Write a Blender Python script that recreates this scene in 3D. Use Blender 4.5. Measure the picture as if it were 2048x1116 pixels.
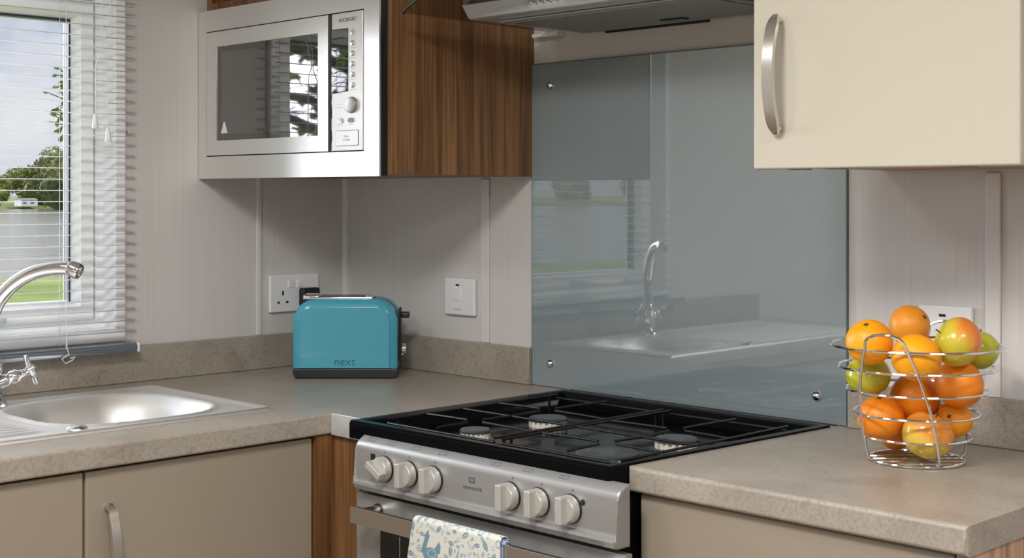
import bpy, bmesh, math, random
from mathutils import Vector, Matrix, noise
for o in list(bpy.data.objects): bpy.data.objects.remove(o)
sc = bpy.context.scene
COL = sc.collection
PI = math.pi
W = 0.90            # worktop height: every z below is measured from the worktop and W is added
GZ = -1.55          # outside ground, measured from the worktop

# ------------------------------------------------------------------ camera
cd = bpy.data.cameras.new('camera'); cam = bpy.data.objects.new('camera', cd); COL.objects.link(cam)
cd.sensor_width = 36.0; cd.lens = 2794.1/2048*36.0; cd.shift_y = -(558-392.1)/2048
cd.clip_start = 0.02; cd.clip_end = 2000
CX, CY, YAW = 2.4991, -1.9679, math.radians(45.1078)
cam.location = (CX, CY, W+0.37); cam.rotation_euler = (PI/2, 0, YAW)
sc.camera = cam
sc.view_settings.view_transform = 'Standard'; sc.view_settings.look = 'None'
sc.view_settings.gamma = 1.0; sc.view_settings.exposure = 0.0
sc.view_settings.use_curve_mapping = False
sc.cycles.max_bounces = 10; sc.cycles.transparent_max_bounces = 24
sc.cycles.sample_clamp_indirect = 6.0

# ------------------------------------------------------------------ sky
ADDED_SKY_GLOW = 32.0
def make_world():
    w = bpy.data.worlds.new('sky'); sc.world = w; w.use_nodes = True
    nt = w.node_tree; nt.nodes.clear(); N = nt.nodes.new; L = nt.links.new
    out = N('ShaderNodeOutputWorld'); bg = N('ShaderNodeBackground'); L(bg.outputs[0], out.inputs[0])
    tc = N('ShaderNodeTexCoord')
    sep = N('ShaderNodeSeparateXYZ'); L(tc.outputs['Generated'], sep.inputs[0])
    zr = N('ShaderNodeMapRange'); zr.inputs[1].default_value = 0.0; zr.inputs[2].default_value = .45
    L(sep.outputs['Z'], zr.inputs[0])
    grad = N('ShaderNodeValToRGB'); L(zr.outputs[0], grad.inputs[0])
    e = grad.color_ramp.elements
    e[0].position = 0; e[0].color = (.80, .80, .90, 1); e[1].position = 1; e[1].color = (.34, .44, .62, 1)
    m = e.new(.33); m.color = (.52, .58, .74, 1)
    mp = N('ShaderNodeMapping'); mp.inputs['Scale'].default_value = (1, 1, 2.1); mp.inputs['Location'].default_value = (.3, .1, .02)
    L(tc.outputs['Generated'], mp.inputs[0])
    ns = N('ShaderNodeTexNoise'); ns.inputs['Scale'].default_value = 8.5; ns.inputs['Detail'].default_value = 7; ns.inputs['Roughness'].default_value = .55
    L(mp.outputs[0], ns.inputs[0])
    cr = N('ShaderNodeValToRGB'); cr.color_ramp.elements[0].position = .38; cr.color_ramp.elements[1].position = .53
    L(ns.outputs[0], cr.inputs[0])
    ns2 = N('ShaderNodeTexNoise'); ns2.inputs['Scale'].default_value = 16; ns2.inputs['Detail'].default_value = 5
    L(mp.outputs[0], ns2.inputs[0])
    cc = N('ShaderNodeMixRGB'); cc.inputs[1].default_value = (.62, .63, .72, 1); cc.inputs[2].default_value = (1.0, .98, 1.0, 1)
    L(ns2.outputs[0], cc.inputs[0])
    mx = N('ShaderNodeMixRGB'); L(cr.outputs[0], mx.inputs[0]); L(grad.outputs[0], mx.inputs[1]); L(cc.outputs[0], mx.inputs[2])
    # added bright sky patch away from the sun, lighting the room through the window
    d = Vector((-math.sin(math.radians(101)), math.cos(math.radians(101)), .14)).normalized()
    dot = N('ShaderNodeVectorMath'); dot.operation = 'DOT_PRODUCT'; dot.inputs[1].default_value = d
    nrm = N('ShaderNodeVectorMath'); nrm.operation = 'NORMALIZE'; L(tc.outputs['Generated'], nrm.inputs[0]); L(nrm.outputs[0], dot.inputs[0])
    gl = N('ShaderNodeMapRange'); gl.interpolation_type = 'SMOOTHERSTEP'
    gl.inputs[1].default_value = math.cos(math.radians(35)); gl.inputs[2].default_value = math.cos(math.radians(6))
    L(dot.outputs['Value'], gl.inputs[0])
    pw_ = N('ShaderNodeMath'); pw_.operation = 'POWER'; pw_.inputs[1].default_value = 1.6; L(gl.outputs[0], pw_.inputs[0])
    ml = N('ShaderNodeMath'); ml.operation = 'MULTIPLY'; ml.inputs[1].default_value = ADDED_SKY_GLOW; L(pw_.outputs[0], ml.inputs[0])
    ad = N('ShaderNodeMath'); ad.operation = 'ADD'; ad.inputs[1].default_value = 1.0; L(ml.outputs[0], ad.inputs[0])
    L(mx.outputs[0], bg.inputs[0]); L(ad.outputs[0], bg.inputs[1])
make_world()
sd = bpy.data.lights.new('sun', 'SUN'); sd.energy = 3.2; sd.color = (1, .95, .86); sd.angle = .02
sun = bpy.data.objects.new('sun', sd); COL.objects.link(sun)
sun.rotation_euler = Vector((-.45, -.55, -.75)).to_track_quat('-Z', 'Y').to_euler()

# ------------------------------------------------------------------ unseen ceiling lamps (positions, power); all but the first added to brighten the room
LAMPS = [(1.55, -1.55, 29.0), (2.75, -1.0, 12.0), (3.1, -2.5, 16.0), (.62, -1.9, 8.0)]
CEIL = 1.16
ROOM = (-0.01, 4.4, -3.4, 0.0)     # x0 x1 y0 y1

# ------------------------------------------------------------------ materials
MATS = {}
def mat(name, col=(.8, .8, .8), rough=.5, metal=0., ior=1.5, coat=0., spec=.5, aniso=0., emit=None):
    if name in MATS: return MATS[name]
    m = bpy.data.materials.new(name); m.use_nodes = True
    b = m.node_tree.nodes['Principled BSDF']
    b.inputs['Base Color'].default_value = (*col, 1); b.inputs['Roughness'].default_value = rough
    b.inputs['Metallic'].default_value = metal; b.inputs['IOR'].default_value = ior
    b.inputs['Coat Weight'].default_value = coat; b.inputs['Coat Roughness'].default_value = .03
    b.inputs['Specular IOR Level'].default_value = spec; b.inputs['Anisotropic'].default_value = aniso
    if emit: b.inputs['Emission Color'].default_value = (*emit[0], 1); b.inputs['Emission Strength'].default_value = emit[1]
    MATS[name] = m; return m
def nodes(m):
    nt = m.node_tree; return nt, nt.nodes.new, nt.links.new, nt.nodes['Principled BSDF']
def noise_mat(name, stops, scale=(1, 1, 1), nscale=5., detail=6., rough=.5, bump=0., rrough=None, dist=0., coat=0., spec=.5, metal=0, bscale=None):
    m = mat(name, (1, 1, 1), rough, metal, coat=coat, spec=spec); nt, N, L, b = nodes(m)
    tc = N('ShaderNodeTexCoord'); mp = N('ShaderNodeMapping'); mp.inputs['Scale'].default_value = scale
    L(tc.outputs['Object'], mp.inputs[0])
    n = N('ShaderNodeTexNoise'); n.inputs['Scale'].default_value = nscale; n.inputs['Detail'].default_value = detail
    n.inputs['Distortion'].default_value = dist; L(mp.outputs[0], n.inputs[0])
    r = N('ShaderNodeValToRGB'); e = r.color_ramp.elements
    e[0].position, e[0].color = stops[0][0], (*stops[0][1], 1); e[1].position, e[1].color = stops[-1][0], (*stops[-1][1], 1)
    for p, c in stops[1:-1]: x = e.new(p); x.color = (*c, 1)
    L(n.outputs[0], r.inputs[0]); L(r.outputs[0], b.inputs['Base Color'])
    if bump:
        src = n
        if bscale:
            src = N('ShaderNodeTexNoise'); src.inputs['Scale'].default_value = bscale; src.inputs['Detail'].default_value = 3; L(mp.outputs[0], src.inputs[0])
        bp = N('ShaderNodeBump'); bp.inputs['Strength'].default_value = bump; bp.inputs['Distance'].default_value = .002
        L(src.outputs[0], bp.inputs['Height']); L(bp.outputs[0], b.inputs['Normal'])
    return m
M_wall = noise_mat('wall_board', [(.3, (.575, .555, .54)), (.7, (.615, .595, .58))], (260, 260, 4), 1., 3, rough=.62)
M_ceil = mat('ceiling_white', (.75, .74, .72), .8)
M_white = mat('white_plastic', (.74, .75, .77), .28)
M_upvc = mat('white_frame', (.93, .95, .97), .25)
M_slat = mat('blind_white', (.86, .86, .86), .35)
nt_ = M_slat.node_tree; b_ = nt_.nodes['Principled BSDF']; tr_ = nt_.nodes.new('ShaderNodeBsdfTranslucent'); tr_.inputs[0].default_value = (.92, .92, .9, 1)
ms_ = nt_.nodes.new('ShaderNodeMixShader'); ms_.inputs[0].default_value = .7
nt_.links.new(b_.outputs[0], ms_.inputs[1]); nt_.links.new(tr_.outputs[0], ms_.inputs[2]); nt_.links.new(ms_.outputs[0], nt_.nodes['Material Output'].inputs[0])
def stone_mat():
    m = mat('stone_laminate', rough=.33); nt, N, L, b = nodes(m)
    tc = N('ShaderNodeTexCoord')
    a = N('ShaderNodeTexNoise'); a.inputs['Scale'].default_value = 7; a.inputs['Detail'].default_value = 5; a.inputs['Distortion'].default_value = .6; L(tc.outputs['Object'], a.inputs[0])
    c = N('ShaderNodeTexNoise'); c.inputs['Scale'].default_value = 210; c.inputs['Detail'].default_value = 3; L(tc.outputs['Object'], c.inputs[0])
    r1 = N('ShaderNodeValToRGB'); r1.color_ramp.elements[0].position = .3; r1.color_ramp.elements[0].color = (.275, .240, .200, 1)
    r1.color_ramp.elements[1].position = .7; r1.color_ramp.elements[1].color = (.36, .325, .275, 1); L(a.outputs[0], r1.inputs[0])
    r2 = N('ShaderNodeValToRGB'); r2.color_ramp.elements[0].position = .32; r2.color_ramp.elements[0].color = (.86, .86, .86, 1)
    r2.color_ramp.elements[1].position = .55; r2.color_ramp.elements[1].color = (1.08, 1.08, 1.08, 1); L(c.outputs[0], r2.inputs[0])
    d = N('ShaderNodeTexNoise'); d.inputs['Scale'].default_value = 34; d.inputs['Detail'].default_value = 4; d.inputs['Distortion'].default_value = 1.5; L(tc.outputs['Object'], d.inputs[0])
    r3 = N('ShaderNodeValToRGB'); r3.color_ramp.elements[0].position = .30; r3.color_ramp.elements[0].color = (.86, .84, .82, 1)
    r3.color_ramp.elements[1].position = .44; r3.color_ramp.elements[1].color = (1, 1, 1, 1); L(d.outputs[0], r3.inputs[0])
    x = N('ShaderNodeMixRGB'); x.blend_type = 'MULTIPLY'; x.inputs[0].default_value = 1; L(r1.outputs[0], x.inputs[1]); L(r2.outputs[0], x.inputs[2])
    y = N('ShaderNodeMixRGB'); y.blend_type = 'MULTIPLY'; y.inputs[0].default_value = 1; L(x.outputs[0], y.inputs[1]); L(r3.outputs[0], y.inputs[2])
    L(y.outputs[0], b.inputs['Base Color'])
    bp = N('ShaderNodeBump'); bp.inputs['Strength'].default_value = .12; bp.inputs['Distance'].default_value = .001; L(c.outputs[0], bp.inputs['Height']); L(bp.outputs[0], b.inputs['Normal'])
    return m
M_stone = stone_mat()
def wood_mat(name, dark, mid, light, rough=.4):
    m = mat(name, rough=rough); nt, N, L, b = nodes(m)
    tc = N('ShaderNodeTexCoord'); mp = N('ShaderNodeMapping'); mp.inputs['Scale'].default_value = (14, 14, .9); L(tc.outputs['Object'], mp.inputs[0])
    a = N('ShaderNodeTexNoise'); a.inputs['Scale'].default_value = 1.5; a.inputs['Detail'].default_value = 5; a.inputs['Distortion'].default_value = .9; L(mp.outputs[0], a.inputs[0])
    r = N('ShaderNodeValToRGB'); e = r.color_ramp.elements
    e[0].position = .30; e[0].color = (*dark, 1); e[1].position = .72; e[1].color = (*light, 1); x = e.new(.5); x.color = (*mid, 1); L(a.outputs[0], r.inputs[0])
    mp2 = N('ShaderNodeMapping'); mp2.inputs['Scale'].default_value = (170, 170, 3.5); L(tc.outputs['Object'], mp2.inputs[0])
    c = N('ShaderNodeTexNoise'); c.inputs['Scale'].default_value = 1.2; c.inputs['Detail'].default_value = 6; L(mp2.outputs[0], c.inputs[0])
    r2 = N('ShaderNodeValToRGB'); r2.color_ramp.elements[0].position = .34; r2.color_ramp.elements[0].color = (.62, .57, .52, 1)
    r2.color_ramp.elements[1].position = .56; r2.color_ramp.elements[1].color = (1.12, 1.1, 1.08, 1); L(c.outputs[0], r2.inputs[0])
    y = N('ShaderNodeMixRGB'); y.blend_type = 'MULTIPLY'; y.inputs[0].default_value = 1; L(r.outputs[0], y.inputs[1]); L(r2.outputs[0], y.inputs[2])
    L(y.outputs[0], b.inputs['Base Color']); return m
M_wood = wood_mat('walnut_veneer', (.105, .048, .019), (.190, .092, .036), (.30, .158, .066))
M_woodend = wood_mat('warm_wood_end', (.30, .16, .09), (.46, .28, .17), (.60, .40, .26))
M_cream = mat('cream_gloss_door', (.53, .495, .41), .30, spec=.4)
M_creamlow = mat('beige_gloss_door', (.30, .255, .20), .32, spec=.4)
M_splash = mat('grey_back_painted_glass', (.215, .262, .280), .015, ior=2.12, spec=.5)
M_glassedge = mat('glass_edge_green', (.10, .16, .15), .1)
def brushed(name, col, rough, aniso=.5, sc_=(1, 1, 400), amt=.08):
    m = mat(name, col, rough, 1.0, aniso=aniso); nt, N, L, b = nodes(m)
    tc = N('ShaderNodeTexCoord'); mp = N('ShaderNodeMapping'); mp.inputs['Scale'].default_value = sc_; L(tc.outputs['Object'], mp.inputs[0])
    n = N('ShaderNodeTexNoise'); n.inputs['Scale'].default_value = 2; n.inputs['Detail'].default_value = 3; L(mp.outputs[0], n.inputs[0])
    r = N('ShaderNodeMapRange'); r.inputs[3].default_value = rough-amt; r.inputs[4].default_value = rough+amt; L(n.outputs[0], r.inputs[0]); L(r.outputs[0], b.inputs['Roughness'])
    return m
M_steel = brushed('brushed_steel', (.86, .85, .84), .30, .4, (1, 1, 60), .02)
M_mwdoor = brushed('satin_steel_door', (.86, .85, .84), .36, .4, (1, 1, 60), .02)
M_sink = brushed('sink_steel', (.88, .87, .85), .50, 0, (60, 60, 60), .03)
M_silver = mat('silver_enamel', (.37, .372, .37), .32, .5)
M_knob = mat('silver_plastic_knob', (.50, .48, .45), .33, .35)
M_chrome = mat('chrome', (.82, .83, .86), .06, 1.0)
M_handle = brushed('handle_satin', (.70, .67, .64), .24, 0, (1, 1, 3), .03)
M_black = mat('black_gloss_enamel', (.003, .003, .004), .10, ior=1.16)
M_grate = mat('black_cast_rod', (.007, .007, .007), .30, spec=.4)
M_blackp = mat('black_plastic', (.010, .010, .012), .35)
M_dark = mat('dark_gap', (.02, .017, .015), .6)
M_teal = mat('teal_paint', (.060, .335, .445), .22, coat=.35)
M_tealtxt = mat('dark_teal_print', (.02, .13, .17), .5)
M_cap = mat('burner_cap_enamel', (.05, .058, .058), .28)
M_alu = mat('cast_aluminium', (.92, .88, .80), .25, .35)
M_print = mat('grey_print', (.09, .09, .10), .5)
M_printl = mat('pale_print', (.42, .42, .43), .5)
M_red = mat('neon_window', (.03, .01, .01), .2)
M_slot = mat('slot_black', (.01, .01, .01), .6)
M_floor = wood_mat('oak_vinyl_floor', (.20, .14, .09), (.30, .22, .15), (.38, .29, .21))
M_gasket = mat('dark_gasket', (.03, .035, .045), .5)
M_rail = mat('blind_rail_grey', (.26, .30, .35), .14, .75)
M_lampshade = mat('opal_diffuser', (.9, .9, .88), .4, emit=((1, .96, .9), 2.0))
M_filter = noise_mat('hood_filter_mesh', [(.4, (.22, .22, .21)), (.6, (.36, .36, .35))], (500, 500, 500), 1., 2, rough=.4, metal=.6)
M_mwmesh = mat('dark_oven_glass', (.030, .031, .030), .02, ior=2.3, spec=.5)
M_lcd = mat('display_glass', (.02, .03, .03), .02, ior=2.3, spec=.5)
def thin_glass(name, tint=(1, 1, 1), refl=.35, ior=1.5):
    m = bpy.data.materials.new(name); m.use_nodes = True; nt = m.node_tree; nt.nodes.clear(); N = nt.nodes.new; L = nt.links.new
    o = N('ShaderNodeOutputMaterial'); mx = N('ShaderNodeMixShader'); t = N('ShaderNodeBsdfTransparent'); t.inputs[0].default_value = (*tint, 1)
    g = N('ShaderNodeBsdfGlossy'); g.inputs['Roughness'].default_value = .01; geo = N('ShaderNodeNewGeometry'); dt = N('ShaderNodeVectorMath'); dt.operation = 'DOT_PRODUCT'
    L(geo.outputs['Normal'], dt.inputs[0]); L(geo.outputs['Incoming'], dt.inputs[1])
    ab = N('ShaderNodeMath'); ab.operation = 'ABSOLUTE'; L(dt.outputs['Value'], ab.inputs[0])
    su = N('ShaderNodeMath'); su.operation = 'SUBTRACT'; su.inputs[0].default_value = 1.0; L(ab.outputs[0], su.inputs[1])
    po = N('ShaderNodeMath'); po.operation = 'POWER'; po.inputs[1].default_value = 5.0; L(su.outputs[0], po.inputs[0])
    f = N('ShaderNodeMath'); f.operation = 'MULTIPLY_ADD'; f.inputs[1].default_value = .9; f.inputs[2].default_value = .035; L(po.outputs[0], f.inputs[0])
    L(f.outputs[0], mx.inputs[0]); L(t.outputs[0], mx.inputs[1]); L(g.outputs[0], mx.inputs[2]); L(mx.outputs[0], o.inputs[0])
    MATS[name] = m; return m
M_pane = thin_glass('window_pane', (.97, .985, .985))
M_canopy = thin_glass('hood_canopy_glass', (.55, .53, .50))
M_ovenglass = mat('oven_door_glass', (.008, .008, .009), .05, spec=.6)
M_cord = mat('cord_white', (.75, .76, .76), .5)
M_clear = mat('clear_acrylic', (.72, .76, .80), .15)

# ------------------------------------------------------------------ helpers
ORG = {}
def finish(o, smooth):
    if smooth:
        for p in o.data.polygons: p.use_smooth = True
        if smooth != 'all':
            try: o.data.set_sharp_from_angle(angle=math.radians(38))
            except Exception: pass
            wn = o.modifiers.new('weighted_normal', 'WEIGHTED_NORMAL'); wn.keep_sharp = True; wn.weight = 100; wn.mode = 'FACE_AREA'
def obj(name, bm, m, parent=None, smooth=False, label=None, loc=None):
    """one mesh object; bm is in world coordinates (z already + W)"""
    org = Vector(loc) if loc else (ORG[parent] if parent is not None else Vector((0, 0, 0)))
    me = bpy.data.meshes.new(name)
    bmesh.ops.recalc_face_normals(bm, faces=bm.faces[:])
    for v in bm.verts: v.co = v.co - org
    bm.to_mesh(me); bm.free()
    for mm in (m if isinstance(m, (list, tuple)) else [m]): me.materials.append(mm)
    o = bpy.data.objects.new(name, me); COL.objects.link(o)
    if parent is not None: o.parent = parent; o.location = org - ORG[parent]
    else: o.location = org
    ORG[o] = org
    finish(o, smooth)
    if label: o['label'] = label
    return o
def thing(name, label, cat, loc=(0, 0, 0), group=None):
    o = bpy.data.objects.new(name, None); COL.objects.link(o); o.location = loc; ORG[o] = Vector(loc); o.empty_display_size = .05
    o['label'] = label; o['category'] = cat
    if group: o['group'] = group
    return o
def tag(o, label, cat, group=None, kind=None):
    o['label'] = label; o['category'] = cat
    if group: o['group'] = group
    if kind: o['kind'] = kind
    return o
def struct(name, bm, m, smooth=False, label=None):
    o = obj(name, bm, m, None, smooth); o['kind'] = 'structure'
    if label: o['label'] = label
    return o
def BM(): return bmesh.new()
def quad(bm, vs):
    return bm.faces.new([bm.verts.new(v) for v in vs])
def box(bm, x0, x1, y0, y1, z0, z1, bev=0., seg=2):
    vs = [bm.verts.new((x, y, z+W)) for x in (x0, x1) for y in (y0, y1) for z in (z0, z1)]
    fs = [bm.faces.new([vs[i] for i in f]) for f in ((0, 1, 3, 2), (4, 6, 7, 5), (0, 4, 5, 1), (2, 3, 7, 6), (0, 2, 6, 4), (1, 5, 7, 3))]
    if bev > 0:
        es = list({e for f in fs for e in f.edges})
        bmesh.ops.bevel(bm, geom=es, offset=bev, segments=seg, profile=.5, affect='EDGES')
    return bm
def prism(bm, pts, axis, a, b, bev=0., seg=2):
    """extrude a 2D outline; axis 'x': pts=(y,z) ; 'y': pts=(x,z) ; 'z': pts=(x,y)"""
    def P(p, t):
        return {'x': (t, p[0], p[1]+W), 'y': (p[0], t, p[1]+W), 'z': (p[0], p[1], t+W)}[axis]
    A = [bm.verts.new(P(p, a)) for p in pts]; B = [bm.verts.new(P(p, b)) for p in pts]
    n = len(pts); fa = bm.faces.new(A); fb = bm.faces.new(B[::-1])
    for i in range(n): bm.faces.new([A[i], B[i], B[(i+1) % n], A[(i+1) % n]])
    if bev > 0:
        es = list(set(fa.edges[:]+fb.edges[:])); bmesh.ops.bevel(bm, geom=es, offset=bev, segments=seg, profile=.5, affect='EDGES')
    return bm
def rrect(w, h, r, seg=6, cx=0, cy=0):
    pts = []
    for (sx, sy, a0) in ((1, 1, 0), (-1, 1, 90), (-1, -1, 180), (1, -1, 270)):
        for k in range(seg+1):
            a = math.radians(a0+90*k/seg); pts.append((cx+sx*(w/2-r)+r*math.cos(a), cy+sy*(h/2-r)+r*math.sin(a)))
    return pts
def tube(bm, pts, r, seg=10, closed=False, radii=None, up=None, flat=None):
    """pts: world points with z from worktop"""
    P = [Vector((p[0], p[1], p[2]+W)) for p in pts]; n = len(P); rings = []
    prev = None
    for i in range(n):
        if closed: t = (P[(i+1) % n]-P[i-1]).normalized()
        else: t = (P[min(i+1, n-1)]-P[max(i-1, 0)]).normalized()
        ref = Vector(up) if up else (prev if prev is not None else (Vector((0, 0, 1)) if abs(t.z) < .9 else Vector((1, 0, 0))))
        s = t.cross(ref)
        if s.length < 1e-5: s = t.cross(Vector((0, 1, .1)))
        s.normalize(); u = s.cross(t).normalized(); prev = u
        rr = radii[i] if radii else r
        ra, rb = (rr*flat[0], rr*flat[1]) if flat else (rr, rr)
        rings.append([bm.verts.new(P[i]+s*math.cos(2*PI*k/seg)*ra+u*math.sin(2*PI*k/seg)*rb) for k in range(seg)])
    for i in range(n if closed else n-1):
        A, B = rings[i], rings[(i+1) % n]
        for k in range(seg): bm.faces.new([A[k], A[(k+1) % seg], B[(k+1) % seg], B[k]])
    if not closed: bm.faces.new(rings[0][::-1]); bm.faces.new(rings[-1])
    return bm
def lathe(bm, prof, origin, axis=(0, 0, 1), seg=32, cap=True):
    """prof: (r, h) along axis; origin world with z from worktop"""
    o = Vector((origin[0], origin[1], origin[2]+W)); q = Vector((0, 0, 1)).rotation_difference(Vector(axis).normalized())
    rings = []
    for r, h in prof:
        rings.append([bm.verts.new(o+q @ Vector((r*math.cos(2*PI*k/seg), r*math.sin(2*PI*k/seg), h))) for k in range(seg)])
    for A, B in zip(rings, rings[1:]):
        for k in range(seg): bm.faces.new([A[k], A[(k+1) % seg], B[(k+1) % seg], B[k]])
    if cap: bm.faces.new(rings[0][::-1]); bm.faces.new(rings[-1])
    return bm
def text(name, s, size, origin, xdir, ydir, m, parent, depth=.0003, spacing=1.):
    """text as a mesh; lies in plane (xdir, ydir), centred on origin"""
    cu = bpy.data.curves.new(name+'_c', 'FONT'); cu.body = s; cu.size = size; cu.align_x = 'CENTER'; cu.align_y = 'CENTER'; cu.extrude = depth; cu.space_character = spacing
    tmp = bpy.data.objects.new(name+'_t', cu); COL.objects.link(tmp)
    bpy.context.view_layer.update(); dg = bpy.context.evaluated_depsgraph_get()
    me = bpy.data.meshes.new_from_object(tmp.evaluated_get(dg)); bpy.data.objects.remove(tmp); bpy.data.curves.remove(cu)
    X = Vector(xdir).normalized(); Y = Vector(ydir).normalized(); Z = X.cross(Y)
    org = Vector((origin[0], origin[1], origin[2]+W)); pl = ORG[parent]
    for v in me.vertices: c = v.co.copy(); v.co = org+X*c.x+Y*c.y+Z*c.z-pl
    me.materials.clear(); me.materials.append(m); me.name = name
    o = bpy.data.objects.new(name, me); COL.objects.link(o); o.parent = parent; o.location = (0, 0, 0); ORG[o] = pl
    return o

# ------------------------------------------------------------------ room shell
X0, X1, Y0, Y1 = ROOM
FZ = -W
TH = .09
# window opening in the left wall (y from -1.15 to -.575, z .10 .. .79)
WY0, WY1, WZ0, WZ1 = -1.165, -.562, .088, .80
bm = BM()
box(bm, X0-TH, X0, Y0-TH, WY0, FZ, CEIL); box(bm, X0-TH, X0, WY1, Y1+TH, FZ, CEIL)
box(bm, X0-TH, X0, WY0, WY1, FZ, WZ0); box(bm, X0-TH, X0, WY0, WY1, WZ1, CEIL)
struct('wall_left', bm, M_wall)
bm = BM(); box(bm, X0, X1+TH, Y1, Y1+TH, FZ, CEIL); struct('wall_back', bm, M_wall)
# front wall (behind the camera) with a wide window; right wall plain with a doorway
bm = BM(); FX0, FX1, FZ0, FZ1 = .9, 3.6, -.1, .95
box(bm, X0-TH, FX0, Y0-TH, Y0, FZ, CEIL); box(bm, FX1, X1+TH, Y0-TH, Y0, FZ, CEIL)
box(bm, FX0, FX1, Y0-TH, Y0, FZ, FZ0); box(bm, FX0, FX1, Y0-TH, Y0, FZ1, CEIL); struct('wall_front', bm, M_wall)
bm = BM(); box(bm, X1, X1+TH, Y0, Y1, FZ, CEIL); struct('wall_right', bm, M_wall)
bm = BM(); box(bm, X0-TH, X1+TH, Y0-TH, Y1+TH, FZ-.08, FZ); struct('floor', bm, M_floor)
bm = BM(); box(bm, X0-TH, X1+TH, Y0-TH, Y1+TH, CEIL, CEIL+.08); struct('ceiling', bm, M_ceil)
bm = BM(); box(bm, X0-TH-.3, X1+TH+.3, Y0-TH-.3, Y1+TH+.3, CEIL+.085, CEIL+.14); struct('roof', bm, M_ceil)

def trim(n, x0, x1, y0, y1, z0, z1):
    bm = BM(); box(bm, x0, x1, y0, y1, z0, z1, .0022, 2); struct('trim_%d' % n, bm, M_wtrim, True)
M_wtrim = mat('pale_cover_strip', (.65, .635, .62), .45)
UZ = .072      # upstand height
trim(1, X0, X0+.005, -.243, -.231, UZ, CEIL-.001)
bm = BM(); pts = [(X0, 0), (X0, -.011)]+[(X0+.011*math.sin(a), -.011*math.cos(a)) for a in [k*PI/16 for k in range(1, 9)]]
prism(bm, [(a, b) for a, b in pts], 'z', UZ, CEIL-.001); struct('trim_2', bm, M_wtrim, True)
trim(3, .437, .461, -.005, 0, UZ, .405)
trim(4, 1.524, 1.548, -.005, 0, UZ, .405)

def window_unit(name, flip, place):
    pass
# ---- window_1: white frame set in the left wall
def frame_ring(bm, prof, y0, y1, z0, z1):
    """prof: list of (d inward from outer edge, x); swept round the rectangle with mitred corners"""
    cs = [(y0, z0, 1, 1), (y1, z0, -1, 1), (y1, z1, -1, -1), (y0, z1, 1, -1)]
    R = [[bm.verts.new((x, cy+sy*d, cz+sz*d+W)) for d, x in prof] for cy, cz, sy, sz in cs]
    n = len(prof)
    for i in range(4):
        A, B = R[i], R[(i+1) % 4]
        for k in range(n): bm.faces.new([A[k], A[(k+1) % n], B[(k+1) % n], B[k]])
window = thing('window_1', 'white framed window over the sink looking onto a lake', 'window', (X0, (WY0+WY1)/2, W+WZ0))
window['kind'] = 'structure'; del window['category']
bm = BM()
frame_ring(bm, [(-.004, X0), (-.004, X0+.010), (.000, X0+.013), (.018, X0+.013), (.021, X0+.008), (.0235, X0-.030), (.040, X0-.030), (.040, X0-.085), (0, X0-.085), (0, X0)], WY0, WY1, WZ0, WZ1)
obj('window_frame', bm, M_upvc, window, True)
SY0, SY1, SZ0, SZ1 = WY0+.043, WY1-.043, WZ0+.036, WZ1-.043
bm = BM()
frame_ring(bm, [(0, X0-.035), (.004, X0-.024), (.030, X0-.024), (.036, X0-.045), (.040, X0-.052), (.040, X0-.078), (0, X0-.078)], SY0, SY1, SZ0, SZ1)
sash = obj('sash', bm, M_upvc, window, True)
bm = BM()
frame_ring(bm, [(.0395, X0-.050), (.0430, X0-.050), (.0430, X0-.070), (.0395, X0-.070)], SY0, SY1, SZ0-.005, SZ1)
obj('gasket', bm, M_gasket, sash)
bm = BM(); box(bm, X0-.062, X0-.058, SY0+.042, SY1-.042, SZ0+.042, SZ1-.042); obj('pane', bm, M_pane, sash)
for k, yy in enumerate((-.80, -1.02)):
    bm = BM(); box(bm, X0-.026, X0-.014, yy-.028, yy+.010, SZ0+.006, SZ0+.022, .002); tube(bm, [(X0-.014, yy, SZ0+.014), (X0-.006, yy-.02, SZ0+.013), (X0-.003, yy-.075, SZ0+.010)], .0045, 8)
    obj('window_latch', bm, M_clear, sash, True)
# ---- venetian blind
BX = .028
blind = thing('venetian_blind', 'white venetian blind with open slats hanging over the sink window', 'blind', (BX, (WY0+WY1)/2, W+.85))
BY0, BY1 = -1.19, -.5555
bm = BM(); zz = .105; PITCH = .0212; tl = math.radians(0)
nsl = 0
while zz < .845:
    prev = None; rows = []
    for k in range(5):
        t = (k/4-.5); dx = t*.014; cz = .0007*(1-4*t*t)
        x = BX+dx*math.cos(tl); z = zz+dx*math.sin(tl)+cz
        rows.append((x, z))
    A = [bm.verts.new((x, BY0, z+W)) for x, z in rows]; B = [bm.verts.new((x, BY1, z+W)) for x, z in rows]
    for k in range(4): bm.faces.new([A[k], A[k+1], B[k+1], B[k]])
    zz += PITCH; nsl += 1
o = obj('slats', bm, M_slat, blind, True)
md = o.modifiers.new('thickness', 'SOLIDIFY'); md.thickness = .0006
bm = BM(); box(bm, BX-.018, BX+.018, BY0, BY1, .86, .895, .002); obj('head_rail', bm, M_slat, blind, True)
bm = BM(); prism(bm, [(x+BX, z) for x, z in ((-.013, .0815), (.008, .0835), (.013, .0810), (.015, .0740), (.013, .0655), (.008, .0645), (-.013, .0660))], 'y', BY0, BY1, .001, 1)
obj('bottom_rail', bm, M_rail, blind, True)
bm = BM(); box(bm, BX-.013, BX+.0165, BY1, BY1+.004, .0650, .0830, .0015); obj('rail_end_cap', bm, M_clear, blind, True)
for yy in (-.705, -1.03):
    bm = BM()
    for dx in (-.0128, .0128): tube(bm, [(BX+dx, yy, .083), (BX+dx, yy, .862)], .0006, 5)
    obj('ladder_cord', bm, M_cord, blind)
bm = BM(); yy = -.632
tube(bm, [(.046, yy, .862), (.046, yy-.002, .700), (.0465, yy-.004, .665), (.047, yy-.006, .640)], .0010, 6)
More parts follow.
